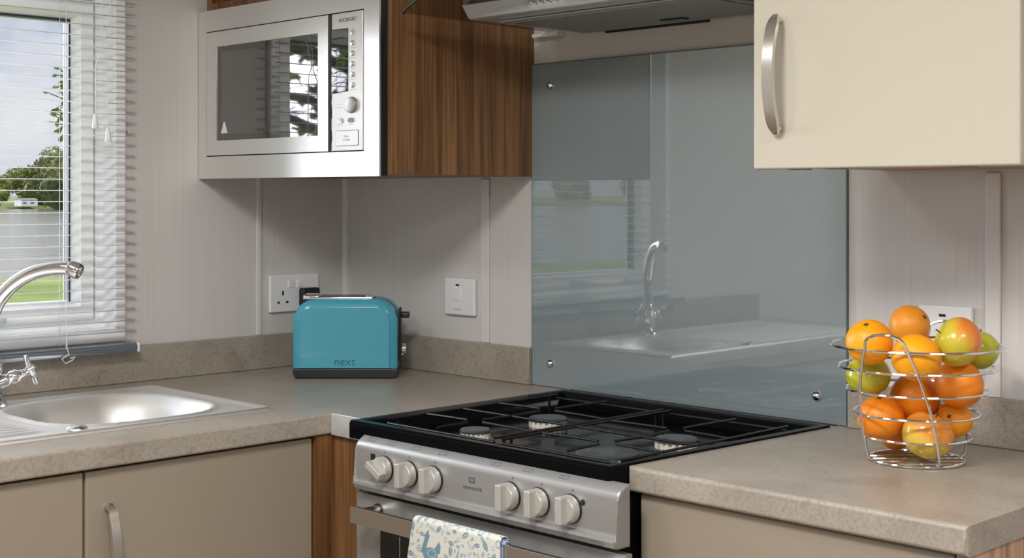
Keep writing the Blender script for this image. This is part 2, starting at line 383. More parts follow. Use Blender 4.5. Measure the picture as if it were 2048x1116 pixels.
tube(bm, [(.046, yy+.010, .862), (.046, yy+.016, .72), (.0465, yy+.004, .672), (.047, yy-.002, .652), (.0475, yy+.006, .63), (.048, yy+.010, .50)], .0010, 6)
tube(bm, [(.047, yy-.006, .640), (.0475, yy-.016, .62), (.048, yy-.017, .525)], .0010, 6)
obj('pull_cord', bm, M_cord, blind)
for yy2, z in ((yy-.017, .525), (yy+.010, .500)):
    bm = BM(); lathe(bm, [(.0015, .001), (.003, 0), (.0065, -.022), (.0055, -.026)], (.048, yy2, z), seg=14); obj('cord_tassel', bm, M_white, blind, True)
bm = BM(); tube(bm, [(BX+.014, -.705, .115), (BX+.0165, -.705, .084), (BX+.018, -.702, .072), (BX+.018, -.716, .064), (BX+.018, -.709, .055), (BX+.018, -.695, .060), (BX+.018, -.689, .066), (BX+.018, -.699, .064)], .0011, 6)
obj('cord_hook', bm, M_clear, blind, True)
bm = BM()
for k, z in enumerate((.512, .497)): lathe(bm, [(.0035, 0), (.0035, .003), (.0015, .006)], (X0, -.552, z), (1, 0, 0), 12)
tag(obj('wall_screw', bm, M_chrome, None, True), 'pair of small screws in the wall beside the window blind', 'screw')

# ---- window_2 behind the camera
w2 = thing('window_2', 'wide white framed window on the side of the room facing the hob', 'window', ((FX0+FX1)/2, Y0, W+FZ0)); w2['kind'] = 'structure'; del w2['category']
bm = BM()
for a, b, c, d in ((FX0, FX1, FZ0, FZ0+.06), (FX0, FX1, FZ1-.06, FZ1), (FX0, FX0+.06, FZ0+.06, FZ1-.06), (FX1-.06, FX1, FZ0+.06, FZ1-.06), ((FX0+FX1)/2-.03, (FX0+FX1)/2+.03, FZ0+.06, FZ1-.06)):
    box(bm, a, b, Y0-.07, Y0-.01, c, d, .003)
obj('window_frame', bm, M_upvc, w2, True)
bm = BM(); box(bm, FX0+.06, (FX0+FX1)/2-.03, Y0-.045, Y0-.04, FZ0+.06, FZ1-.06); obj('pane', bm, M_pane, w2)
bm = BM(); box(bm, (FX0+FX1)/2+.03, FX1-.06, Y0-.045, Y0-.04, FZ0+.06, FZ1-.06); obj('pane', bm, M_pane, w2)

# ------------------------------------------------------------------ unseen ceiling lamps, mostly added fill
for i, (lx, ly, pw) in enumerate(LAMPS):
    lab = ('round white ceiling light nearest the hob', 'added unseen fill light on the ceiling nearest the right wall of the kitchen',
           'added unseen fill light on the ceiling by the wide window far corner', 'added unseen fill light on the ceiling nearest the sink side wall')[i]
    t = thing('unseen_ceiling_light', lab, 'ceiling light', (lx, ly, W+CEIL), 'ceiling lights')
    bm = BM(); lathe(bm, [(.265, 0), (.265, -.022), (.255, -.030), (.250, -.030), (.250, -.012)], (lx, ly, CEIL), seg=40, cap=False); obj('rim', bm, M_white, t, True)
    bm = BM(); lathe(bm, [(.250, -.012), (.240, -.024), (.08, -.030), (.001, -.031)], (lx, ly, CEIL), seg=40, cap=False); obj('diffuser', bm, M_lampshade, t, True)
    ld = bpy.data.lights.new('lamp_glow', 'AREA'); ld.shape = 'DISK'; ld.size = .48; ld.energy = pw; ld.color = (1, .975, .94)
    lo = bpy.data.objects.new('lamp_glow', ld); COL.objects.link(lo); lo.parent = t; lo.location = (0, 0, -.034)

# ------------------------------------------------------------------ worktops, upstands
XA, YF, TK = .598, -.505, .035
bm = BM()
SX0, SX1, SKY1, SKY0 = .115, .478, -.585, -1.42     # sink cut-out
YL = -1.60
# left run in pieces round the sink cut-out, as one mesh
def slab(bm, x0, x1, y0, y1): box(bm, x0, x1, y0, y1, -TK, 0)
ys = [YL, SKY0, SKY1, YF, -.0]; xs = [X0+.0005, SX0, SX1, XA]
vt = {}
def V(bm, x, y, z):
    k = (round(x, 5), round(y, 5), z)
    if k not in vt: vt[k] = bm.verts.new((x, y, z+W))
    return vt[k]
xx = xs+[.688]
for i in range(4):
    for j in range(4):
        if i == 1 and j == 1: continue
        if i == 2 and j == 1: pass
        if i == 1 and j == 1: continue
        if i == 3 and j != 3: continue
        for z in (0, -TK):
            bm.faces.new([V(bm, xx[i], ys[j], z), V(bm, xx[i+1], ys[j], z), V(bm, xx[i+1], ys[j+1], z), V(bm, xx[i], ys[j+1], z)])
for e in [e for e in bm.edges if len(e.link_faces) == 1 and e.verts[0].co.z > W-.001]:
    a, b = e.verts; a2 = vt[(round(a.co.x, 5), round(a.co.y, 5), -TK)]; b2 = vt[(round(b.co.x, 5), round(b.co.y, 5), -TK)]
    bm.faces.new([a, b, b2, a2])
bmesh.ops.recalc_face_normals(bm, faces=bm.faces[:])
es = [e for e in bm.edges if all(abs(v.co.x-XA) < 1e-4 and v.co.y < YF+1e-4 for v in e.verts) and abs(e.verts[0].co.z-e.verts[1].co.z) < 1e-5 and len(e.link_faces) == 2 and abs(e.link_faces[0].normal.z-e.link_faces[1].normal.z) > .5]
bmesh.ops.bevel(bm, geom=es, offset=.004, segments=3, profile=.5, affect='EDGES')
wt = tag(obj('worktop', bm, M_stone), 'grey brown stone effect worktop running under the window round the corner to the hob', 'worktop')
bm = BM(); box(bm, XA+.001, .6875, YF-.0045, YF-.0005, -TK-.001, .0008, .0006, 1)
obj('joint_strip', bm, mat('edge_strip_white', (.62, .62, .63), .25, .4), wt, True, label='pale metal edge strip on the worktop end beside the hob')
bm = BM(); prism(bm, [(1.2545, -.5045), (1.752, -.5045), (1.752, -.0005), (1.2770, -.0005)], 'z', -TK, 0)
es = [e for e in bm.edges if all(v.co.y < -.5 for v in e.verts)]
bmesh.ops.bevel(bm, geom=es, offset=.006, segments=4, profile=.5, affect='EDGES')
tag(obj('worktop', bm, M_stone, None, True), 'short stone effect worktop right of the hob carrying the fruit basket', 'worktop')
def upstand(lab, x0, x1, y0, y1):
    bm = BM(); box(bm, x0, x1, y0, y1, .0004, UZ, .0012, 1); tag(obj('upstand', bm, M_stone, None, True), lab, 'upstand')
upstand('stone effect upstand strip below the window on the sink wall', X0+.0005, X0+.0155, YL, -.0005)
upstand('stone effect upstand strip between toaster corner and glass splashback', X0+.0165, .5845, -.0155, -.0005)
upstand('stone effect upstand strip behind the fruit basket', 1.297, 1.90, -.0155, -.0005)

# ------------------------------------------------------------------ splashback
SB = (.5865, 1.2905, .0006, .627)
sp = thing('splashback', 'grey glass splashback panel on the wall behind the hob', 'splashback', (.94, -.003, W))
bm = BM(); box(bm, SB[0], SB[1], -.0075, -.0010, SB[2]+.0002, SB[3], .0012, 2); obj('glass_panel', bm, M_splash, sp, True)
bm = BM(); box(bm, SB[0]-.0006, SB[0]-.0001, -.0075, -.0012, SB[2]+.001, SB[3]); box(bm, SB[0], SB[1], -.0075, -.0012, SB[3]+.0001, SB[3]+.0010); box(bm, SB[1]+.0001, SB[1]+.0006, -.0075, -.0012, SB[2]+.001, SB[3])
obj('glass_edge', bm, M_glassedge, sp)
for x, z in ((.637, .584), (.637, .046), (1.236, .044), (1.236, .584)):
    bm = BM(); lathe(bm, [(.0085, 0), (.0085, .002), (.0065, .005), (.003, .0068), (.0005, .0072)], (x, -.0075, z), (0, -1, 0), 20); obj('fixing_screw', bm, M_chrome, sp, True)

# ------------------------------------------------------------------ cabinets
def bow_handle(parent, base, out, length, name='handle', w=.017):
    """flat bow handle; base=(x,y,z centre on the door face), out=unit vector"""
    bm = BM(); o = Vector(out); side = Vector((0, 0, 1)).cross(o)
    n = 22; prev = None
    for i in range(n+1):
        t = i/n*2-1; zz = base[2]+t*length/2
        d = .010+.021*(1-t*t)**.75 if abs(t) < 1 else .010
        c = Vector(base)+o*d; c.z = zz
        ww = w*(.40 if abs(t) > .999 else (.82 if abs(t) > .9 else 1)); th = .0042
        vs = [bm.verts.new(c+side*(sx*ww/2)+o*(sy*th/2)+Vector((0, 0, W))) for sx, sy in ((-1, -1), (-.85, 1), (.85, 1), (1, -1))]
        if prev:
            for k in range(4): bm.faces.new([prev[k], prev[(k+1) % 4], vs[(k+1) % 4], vs[k]])
        else: bm.faces.new(vs[::-1])
        prev = vs
    bm.faces.new(prev)
    h = obj(name, bm, M_handle, parent, True)
    for s in (-1, 1):
        bm = BM(); p = (base[0], base[1], base[2]+s*length*.455); lathe(bm, [(.0052, 0), (.0052, .0145)], p, out, 14); obj('handle_post', bm, M_handle, h, True)
    return h
# wall cabinet holding the microwave
cab = thing('wall_cabinet', 'walnut wall cabinet holding the built-in microwave', 'cabinet', (.29, -.19, W+.408))
CZ0, CZ1, CYF = .4085, 1.13, -.3655
bm = BM(); box(bm, .5675, .586, CYF, -.0008, CZ0, CZ1, .0008, 1); obj('side_panel', bm, M_wood, cab, True)
bm = BM(); box(bm, X0+.001, .008, CYF, -.012, CZ0, CZ1, .0008, 1); obj('side_panel', bm, M_wood, cab, True)
M_whin = mat('white_carcass', (.60, .585, .56), .45)
bm = BM(); box(bm, .0085, .567, CYF, -.012, CZ0, CZ0+.016); obj('bottom_panel', bm, M_wood, cab, label='underside panel')
bm = BM(); box(bm, .0085, .567, CYF-.002, -.012, .752, .768, .0008, 1); obj('shelf', bm, M_wood, cab, True)
bm = BM(); box(bm, .0085, .567, CYF, -.012, CZ1-.016, CZ1); obj('top_panel', bm, M_wood, cab)
bm = BM(); box(bm, .0085, .567, -.012, -.008, CZ0+.016, CZ1-.016); obj('back_panel', bm, M_wood, cab)
bm = BM(); box(bm, .165, .175, CYF+.004, -.012, .7685, CZ1-.0165); obj('divider', bm, M_wood, cab)
# microwave
mw = thing('microwave', 'built-in stainless steel microwave with mirrored glass door in the walnut cabinet', 'microwave', (.29, -.2, W+.43))
MY = -.386      # front plane of the trim frame
mx0, mx1, mz0, mz1 = -.0075, .5775, .4055, .750
bm = BM(); box(bm, .03, .55, CYF+.002, -.06, .43, .735); obj('body', bm, M_blackp, mw)
def ring_plate(bm, o, i, y0, y1, bev=0):
    (ox0, ox1, oz0, oz1), (ix0, ix1, iz0, iz1) = o, i
    O = [(ox0, oz0), (ox1, oz0), (ox1, oz1), (ox0, oz1)]; I = [(ix0, iz0), (ix1, iz0), (ix1, iz1), (ix0, iz1)]
    v = {}
    for y in (y0, y1):
        for nm, P in (('o', O), ('i', I)):
            for k, (x, z) in enumerate(P): v[(y, nm, k)] = bm.verts.new((x, y, z+W))
    for k in range(4):
        j = (k+1) % 4
        for y in (y0, y1): bm.faces.new([v[(y, 'o', k)], v[(y, 'o', j)], v[(y, 'i', j)], v[(y, 'i', k)]])
        bm.faces.new([v[(y0, 'o', k)], v[(y0, 'o', j)], v[(y1, 'o', j)], v[(y1, 'o', k)]])
        bm.faces.new([v[(y0, 'i', k)], v[(y0, 'i', j)], v[(y1, 'i', j)], v[(y1, 'i', k)]])
dx0, dx1, dz0, dz1 = .0215, .5345, .4505, .7065
bm = BM(); ring_plate(bm, (mx0, mx1, mz0, mz1), (dx0, dx1, dz0, dz1), MY, MY+.004); obj('trim_frame', bm, M_steel, mw)
bm = BM(); ring_plate(bm, (mx0+.001, mx1-.001, mz0+.001, mz1-.001), (dx0-.006, dx1+.006, dz0-.006, dz1+.006), MY+.0042, CYF-.0005); obj('frame_backing', bm, M_blackp, mw)
g = .0022
split = .4320
bm = BM(); box(bm, dx0-.004, dx1+.004, MY+.0085, MY+.013, dz0-.004, dz1+.004); obj('shadow_gap_plate', bm, M_dark, mw)
gx0, gx1, gz0, gz1 = .0595, .3995, .4825, .6735
bm = BM(); ring_plate(bm, (dx0+g, split-.0015, dz0+g, dz1-g), (gx0, gx1, gz0, gz1), MY-.001, MY+.008)
door = obj('door', bm, M_mwdoor, mw)
bm = BM(); box(bm, gx0, gx1, MY+.0004, MY+.006, gz0, gz1); obj('door_glass', bm, M_mwmesh, door)
M_dot = noise_mat('perforated_screen', [(.45, (.028, .029, .027)), (.55, (.040, .041, .038))], (900, 900, 900), 1, 1, rough=.02, spec=1.0); M_dot.node_tree.nodes['Principled BSDF'].inputs['IOR'].default_value = 2.0
bm = BM(); box(bm, gx0+.018, gx1-.022, MY+.0001, MY+.0003, gz0+.012, gz1-.012); obj('door_screen', bm, M_dot, door)
bm = BM(); prism(bm, [(.0765, .497), (.0985, .497), (.0885, .520), (.0865, .520)], 'y', MY-.0012, MY+.0001); obj('warning_sticker', bm, mat('sticker_white', (.75, .77, .80), .4), door, label='small white triangular sticker')
bm = BM(); prism(bm, [(.0862, .501), (.0888, .501), (.0875, .512)], 'y', MY-.0016, MY-.0012); obj('sticker_print', bm, mat('sticker_grey', (.45, .47, .5), .4), door)
# control panel with a notch for the display
px0, px1 = .4425, dx1-g
bm = BM()
prism(bm, [(px0, dz0+g), (px1, dz0+g), (px1, dz1-g), (px0, dz1-g), (px0, .676), (.4915, .676), (.4915, .5600), (px0, .5580)], 'y', MY-.001, MY+.008, .0006, 1)
pan = obj('control_panel', bm, mat('satin_silver_panel', (.62, .61, .59), .35, .4), mw)
bm = BM(); box(bm, .4360, px0-.0004, MY+.003, MY+.008, dz0+g, dz1-g); obj('panel_edge_glass', bm, M_lcd, mw)
bm = BM(); box(bm, px0, .4910, MY+.0005, MY+.008, .5605, .6755); dsp = obj('display_window', bm, M_lcd, mw)
for k in range(5):
    bm = BM(); zc = .575+.0205*k; tube(bm, [(.447+.0395*t, MY-.0004+.0006*abs(t-.5), zc+.003*math.sin(PI*t)) for t in [i/8 for i in range(9)]], .0006, 5); obj('display_line', bm, M_blackp, dsp)
for k in range(6):
    z = .6665-.0191*k
    bm = BM(); lathe(bm, [(.0052, 0), (.0052, .0015), (.0042, .0028), (.0008, .003)], (.5035, MY-.001, z), (0, -1, 0), 18); b_ = obj('button', bm, M_chrome, pan, True)
    bm = BM(); box(bm, .497, .5145, MY-.0013, MY-.001, z-.0088, z-.0081); obj('button_print', bm, M_printl, pan)
bm = BM(); lathe(bm, [(.0150, 0), (.0150, .0008), (.0142, .0009)], (.5010, MY-.001, .5352), (0, -1, 0), 36, ); obj('dial_ring', bm, M_print, pan, True)
bm = BM(); lathe(bm, [(.0140, .0), (.0138, .006), (.012, .0068), (.0005, .0068)], (.5010, MY-.001, .5352), (0, -1, 0), 36); obj('dial', bm, M_silver, pan, True)
for x in (.4680, .4990):
    bm = BM(); prism(bm, rrect(.0165, .0085, .004, 5, x, .5075), 'y', MY-.0030, MY-.001, .0006, 1); obj('push_key', bm, M_chrome, pan, True)
    bm = BM(); box(bm, x-.008, x+.006, MY-.0013, MY-.001, .4995, .5002); obj('button_print', bm, M_printl, pan)
bm = BM(); prism(bm, rrect(.0680, .0285, .002, 3, .4868, .4755), 'y', MY-.0014, MY-.001); pq = obj('release_key', bm, M_print, pan)
bm = BM(); prism(bm, rrect(.0660, .0268, .002, 3, .4868, .4755), 'y', MY-.0020, MY-.0013); obj('key_face', bm, mat('key_face_silver', (.60, .59, .57), .3, .4), pan, True)
text('lettering', 'Press\nto open', .0062, (.4868, MY-.0022, .4755), (1, 0, 0), (0, 0, 1), M_printl, pan, .0001)
bm = BM(); box(bm, .452, .474, MY-.0013, MY-.001, .5375, .5381); box(bm, .452, .474, MY-.0013, MY-.001, .5315, .5321); obj('dial_print', bm, M_printl, pan)
text('brand_lettering', 'ROCKPORT', .0098, (.4885, MY-.0012, .6905), (1, 0, 0), (0, 0, 1), M_print, pan, .0002, .96)

# right wall cabinet
cab2 = thing('wall_cabinet', 'cream fronted wall cabinet above the fruit basket with a bow handle', 'cabinet', (1.55, -.17, W+.41))
DX0, DX1, DYF = 1.3492, 1.7385, -.345
bm = BM(); box(bm, DX0, DX1, DYF, DYF+.018, .4070, 1.13, .0035, 3); dr = obj('door', bm, M_cream, cab2, True)
bow_handle(dr, (1.3945, DYF, .5375), (0, -1, 0), .165, w=.020)
M_cc = mat('carcass_beige', (.50, .42, .33), .5)
bm = BM(); box(bm, 1.352, 1.368, DYF+.0195, -.001, .4105, 1.13); obj('side_panel', bm, M_cc, cab2)
bm = BM(); box(bm, 1.7305, 1.7465, DYF+.0195, -.001, .4105, 1.13); obj('side_panel', bm, M_woodend, cab2, label='warm wood side panel')
bm = BM(); box(bm, 1.3685, 1.730, DYF+.0195, -.001, .4105, .4265); obj('bottom_panel', bm, M_woodend, cab2)
bm = BM(); box(bm, 1.3685, 1.730, -.006, -.001, .427, 1.13); obj('back_panel', bm, M_cc, cab2)
for x in (1.395, 1.452, 1.64): bm = BM(); box(bm, x, x+.024, DYF+.02, DYF+.04, .4065, .4102); obj('underside_catch', bm, M_blackp, cab2)

# base cabinets, left run
def base_cab(lab, y0, y1, hy, first=False):
    t = thing('base_cabinet', lab, 'cabinet', (.28, (y0+y1)/2, 0))
    bm = BM(); box(bm, .02, .562, y0+.002, y1-.002, FZ+.10, -.19, .0); box(bm, .06, .52, y0+.02, y1-.02, FZ, FZ+.10); obj('carcass', bm, M_cc, t)
    bm = BM(); box(bm, .545, .562, y0+.002, y1-.002, -.189, -TK-.002); obj('front_rail', bm, M_dark, t)
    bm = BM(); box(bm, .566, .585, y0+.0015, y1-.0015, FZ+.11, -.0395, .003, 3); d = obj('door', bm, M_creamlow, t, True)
    if hy: bow_handle(d, (.585, hy, -.172), (1, 0, 0), .165)
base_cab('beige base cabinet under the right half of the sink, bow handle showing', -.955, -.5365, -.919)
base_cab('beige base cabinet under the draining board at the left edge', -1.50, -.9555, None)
# corner post between base cabinet and cooker
bm = BM(); box(bm, .566, .5925, -.5350, YF+.001+.004, FZ, -TK-.0015); box(bm, .5926, .690, YF+.005, YF+.020, FZ, -TK-.0015)
tag(obj('corner_filler_panel', bm, M_wood), 'dark walnut filler panel in the corner left of the cooker', 'panel')
# base cabinet, right
t = thing('base_cabinet', 'beige base cabinet under the short worktop right of the cooker', 'cabinet', (1.5, -.25, 0))
bm = BM(); box(bm, 1.2640, 1.7315, -.468, -.02, FZ+.10, -TK-.001); obj('carcass', bm, M_cc, t)
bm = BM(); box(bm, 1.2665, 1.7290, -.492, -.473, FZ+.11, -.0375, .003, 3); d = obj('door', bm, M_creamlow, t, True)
bow_handle(d, (1.695, -.492, -.21), (0, -1, 0), .165)
bm = BM(); box(bm, 1.7325, 1.7470, -.492, -.002, FZ, -TK-.001); obj('end_panel', bm, M_woodend, t, label='warm wood end panel')

# ------------------------------------------------------------------ sink
def sink():
    t = thing('sink', 'stainless steel inset sink with round-cornered bowl and draining board under the window', 'sink', (.29, -.9, W))
    x0, x1, y0, y1 = .092, .497, -1.45, -.552
    # grid plate with a bowl and drainer grooves
    bm = BM()
    bx0, bx1, by0, by1 = .145, .446, -.905, -.605
    nx, ny = 84, 170
    def sd(x, y):       # signed distance to rounded bowl outline
        cx, cy = (bx0+bx1)/2, (by0+by1)/2; hx, hy, r = (bx1-bx0)/2, (by1-by0)/2, .105
        qx, qy = abs(x-cx)-hx+r, abs(y-cy)-hy+r
        return math.hypot(max(qx, 0), max(qy, 0))+min(max(qx, qy), 0)-r
    def outer(x, y):
        cx, cy = (x0+x1)/2, (y0+y1)/2; hx, hy, r = (x1-x0)/2, (y1-y0)/2, .012
        qx, qy = abs(x-cx)-hx+r, abs(y-cy)-hy+r
        return math.hypot(max(qx, 0), max(qy, 0))+min(max(qx, qy), 0)-r
    def sm(a, b, t): t = max(0, min(1, (t-a)/(b-a))); return t*t*(3-2*t)
    V_ = []
    for j in range(ny+1):
        row = []
        ty = j/ny; y = (y1+(y0-y1)*ty*1.0)
        for i in range(nx+1):
            x = x0+(x1-x0)*i/nx
            d = sd(x, y); e = -outer(x, y)
            z = .0006+.0052*sm(0, .006, e)-.0040*sm(.008, .022, e)     # lip then slightly sunk
            z += .0034*math.exp(-((d-.010)/.005)**2)                   # raised roll round the bowl
            if d < .006: z -= .15*sm(0, .115, .006-d)+.004*sm(0, .012, .006-d)
            if y < -.935 and y > -1.42 and .21 < x < .455 and e > .02:
                ph = (x-.21)/.0245; endf = sm(0, .03, -.935-y)*sm(0, .015, x-.21)*sm(0, .015, .455-x)
                z += .0028*endf*(math.cos(2*PI*ph))
            row.append(bm.verts.new((x, y, z+W)))
        V_.append(row)
    for j in range(ny):
        for i in range(nx): bm.faces.new([V_[j][i], V_[j][i+1], V_[j+1][i+1], V_[j+1][i]])
    edge = [V_[0][i] for i in range(nx+1)]+[V_[j][nx] for j in range(1, ny+1)]+[V_[ny][i] for i in range(nx-1, -1, -1)]+[V_[j][0] for j in range(ny-1, 0, -1)]
    low = [bm.verts.new((v.co.x, v.co.y, W+.0002)) for v in edge]
    for k in range(len(edge)): bm.faces.new([edge[k], edge[(k+1) % len(edge)], low[(k+1) % len(edge)], low[k]])
    o = obj('basin', bm, M_sink, t, 'all')
    bm = BM(); lathe(bm, [(.036, -.1505), (.034, -.147), (.022, -.149), (.002, -.150)], ((bx0+bx1)/2, (by0+by1)/2, .001), seg=28, cap=False); obj('drain', bm, M_chrome, t, True)
    bm = BM(); lathe(bm, [(.0165, .0), (.0165, .003), (.012, .006), (.002, .0072)], (.460, -.902, .003), seg=24); obj('waste_knob', bm, M_chrome, t, True)
sink()
# tap
def tap():
    bx, by = .146, -.897
    t = thing('mixer_tap', 'chrome mixer tap with a long curved spout and cross handles behind the sink', 'tap', (bx, by, W))
    bm = BM(); lathe(bm, [(.026, .003), (.026, .010), (.019, .018), (.0165, .030), (.0165, .062), (.0185, .068), (.0185, .078), (.0135, .086), (.012, .092)], (bx, by, 0), seg=28); body = obj('tap_body', bm, M_chrome, t, True)
    ctrl = [(0, .085), (-.004, .115), (-.003, .150), (.010, .184), (.036, .214), (.070, .235), (.105, .2445), (.135, .246), (.152, .2435)]
    d = Vector((.80, .60)).normalized(); pts = []
    def cr(p0, p1, p2, p3, t): return [.5*((2*p1[k])+(-p0[k]+p2[k])*t+(2*p0[k]-5*p1[k]+4*p2[k]-p3[k])*t*t+(-p0[k]+3*p1[k]-3*p2[k]+p3[k])*t**3) for k in (0, 1)]
    c = [ctrl[0]]+ctrl+[ctrl[-1]]
    for i in range(len(ctrl)-1):
        for k in range(6): pts.append(cr(c[i], c[i+1], c[i+2], c[i+3], k/6))
    pts.append(ctrl[-1])
    P = [(bx+d.x*u, by+d.y*u, v) for u, v in pts]
    bm = BM(); tube(bm, P, .0105, 20, radii=[.0140-.0030*(i/(len(P)-1)) for i in range(len(P))]); s = obj('spout', bm, M_chrome, t, True)
    e = P[-1]; dr = Vector((d.x*.80, d.y*.80, -.35)).normalized()
    bm = BM(); lathe(bm, [(.0110, -.012), (.0138, -.008), (.0145, .007), (.0130, .010), (.0095, .010), (.0095, .005), (.0004, .005)], e, dr, 24); obj('nozzle', bm, M_chrome, t, True)
    for sg in (1, -1):
        hd = Vector((.25*sg, .72*sg, .30)).normalized()
        base = Vector((bx, by, .040))
        bm = BM(); lathe(bm, [(.0115, .008), (.0115, .026), (.0095, .030), (.0125, .034), (.0125, .044), (.008, .050), (.006, .060), (.0095, .064), (.0095, .074), (.002, .078)], base, hd, 20); h = obj('tap_handle', bm, M_chrome, t, True)
        c0 = base+hd*.069; u = hd.cross(Vector((0, 0, 1))).normalized(); v = hd.cross(u).normalized()
        for ax in ((u+v*.35).normalized(), (v-u*.35).normalized()):
            bm = BM(); tube(bm, [c0-ax*.030, c0-ax*.024, c0, c0+ax*.024, c0+ax*.030], .005, 12, radii=[.0030, .0050, .0042, .0050, .0030]); obj('cross_bar', bm, M_chrome, h, True)
tap()

# ------------------------------------------------------------------ cooker
ck = thing('gas_cooker', 'silver and black gas cooker with four burners between the worktops', 'cooker', (.99, -.28, 0))
HX0, HX1, HY0, HY1, HT = .6905, 1.2905, -.5400, -.0300, .0040
bm = BM(); box(bm, .705, 1.2570, -.533, -.035, FZ+.02, -.062); obj('body', bm, M_blackp, ck)
# hob tray: rolled rim and sunken floor
bm = BM()
prof = [(0, -.022), (0, .003), (.003, HT), (.012, HT), (.018, .001), (.026, -.020), (.040, -.0285), (.060, -.030)]
cs = [(HX0, HY0, 1, 1), (1.2535, HY0, -1, 1), (1.2755, HY1, -1, -1), (HX0, HY1, 1, -1)]
R = [[bm.verts.new((cx+sx*dd, cy+sy*dd, zz+W)) for dd, zz in prof] for cx, cy, sx, sy in cs]
for i in range(4):
    A, B = R[i], R[(i+1) % 4]
    for k in range(len(prof)-1): bm.faces.new([A[k], A[k+1], B[k+1], B[k]])
bm.faces.new([r[-1] for r in R]); bm.faces.new([r[0] for r in R][::-1])
hob = obj('hob_tray', bm, M_black, ck, True)
bm = BM(); box(bm, HX0+.0005, 1.2530, HY0-.004, HY0+.012, -.026, .0015, .003, 2); obj('front_rail', bm, M_black, ck, True)
BUR = [(.856, -.415, .025), (.856, -.245, .033), (1.137, -.413, .046), (1.137, -.250, .034)]
for bx, by, r in BUR:
    bm = BM(); lathe(bm, [(r*1.55, -.0302), (r*1.50, -.0280), (r*1.15, -.0265), (r*1.1, -.024)], (bx, by, 0), seg=36); bu = obj('burner', bm, M_cap, ck, True)
    bm = BM(); n = 40; top = []; 
    for k in range(n):      # crown with flame slots
        a0 = 2*PI*k/n; rr = r*(.98 if k % 2 else .86)
        for a in (a0, a0+2*PI/n*.98):
            top.append((bx+rr*math.cos(a), by+rr*math.sin(a)))
    prism(bm, top, 'z', -.0245, -.0115); obj('flame_crown', bm, M_alu, bu)
    bm = BM(); lathe(bm, [(r*1.02, -.0113), (r*1.02, -.0085), (r*.94, -.0062), (r*.2, -.0056), (.0005, -.0056)], (bx, by, 0), seg=36); obj('burner_cap', bm, M_cap, bu, True)
# pan supports
def grate(x0, x1, burs):
    bm = BM(); z = .0045; r = .0022
    y0, y1 = -.498, -.095
    ym = -.332
    for a, b in (((x0, y0), (x0, y1)), ((x1, y0), (x1, y1))): tube(bm, [(a[0], a[1], z), (b[0], b[1], z)], r, 8)
    for yy in (y0, y1): tube(bm, [(x0, yy, z-.006), (x1, yy, z-.006)], r, 8)
    tube(bm, [(x0, ym, z), (x1, ym, z)], r, 8)
    for bx, by, rr in burs:
        gp = .018
        for p, q in (((x0, by), (bx-gp, by)), ((x1, by), (bx+gp, by)), ((bx, y0 if by < ym else y1), (bx, by-gp if by < ym else by+gp)), ((bx, ym), (bx, by+gp if by < ym else by-gp))):
            tube(bm, [(p[0], p[1], z), (p[0]*.5+q[0]*.5, p[1]*.5+q[1]*.5, z+.0012), (q[0], q[1], z+.0015)], r, 8)
    for xx_ in (x0, x1):
        for yy in (y0+.02, y1-.02): tube(bm, [(xx_, yy, z), (xx_, yy, -.030)], r, 8)
    obj('pan_support', bm, M_grate, ck, True)
grate(.736, .986, BUR[:2]); grate(1.002, 1.238, BUR[2:])
# fascia
FX0_, FX1_ = .7300, 1.2860
fp = [(-.534, -.0160), (-.545, -.0155), (-.556, -.0225), (-.5600, -.0280), (-.5610, -.0350), (-.5600, -.0785), (-.5620, -.0835), (-.5680, -.0862), (-.5690, -.0900), (-.5650, -.0982), (-.5580, -.1005), (-.534, -.1005)]
bm = BM(); prism(bm, fp, 'x', FX0_, FX1_, .004, 3); fas = obj('fascia', bm, M_silver, ck, True)
FYp = -.5605
KX = [.8040, .8620, .9190, 1.0835, 1.1410, 1.2005]
for i, kx in enumerate(KX):
    kz = -.0580; ang = math.radians(62) if i == 0 else 0
    bm = BM(); lathe(bm, [(.0205, 0), (.0206, .002), (.0200, .003)], (kx, FYp, kz), (0, -1, 0), 36); kb = obj('knob', bm, M_blackp, fas, True)
    bm = BM(); lathe(bm, [(.0195, .0025), (.0190, .0125), (.0170, .0155), (.0005, .0165)], (kx, FYp, kz), (0, -1, 0), 40); obj('knob_disc', bm, M_knob, kb, True)
    bm = BM(); rot = Matrix.Rotation(-ang, 3, 'Y')
    g0 = BM(); box(g0, -.0068, .0068, -.0270, -.0120, -.0190-W, .0190-W, .0022, 3)
    me_ = bpy.data.meshes.new('t'); g0.to_mesh(me_); g0.free(); bm.from_mesh(me_); bpy.data.meshes.remove(me_)
    for v in bm.verts:
        if v.co.y < -.02: v.co.x *= .86
        v.co = rot @ v.co; v.co = v.co+Vector((kx, FYp, kz+W))
    obj('grip', bm, M_knob, kb, True)
for kx in (.8035, .8628, .9225, 1.0880, 1.1455, 1.2045): bm = BM(); lathe(bm, [(.0018, 0), (.0018, .0003)], (kx, FYp+.0001, -.0330), (0, -1, 0), 10); obj('dot_mark', bm, M_blackp, fas)
bm = BM(); box(bm, .7690, .7800, FYp-.0012, FYp+.0006, -.070, -.038, .0006, 1); obj('ignition_switch', bm, M_blackp, fas, True)
bm = BM(); lathe(bm, [(.0042, 0), (.0038, .0020), (.0004, .0022)], (1.2230, FYp, -.0460), (0, -1, 0), 16); obj('timer_pin', bm, M_blackp, fas, True)
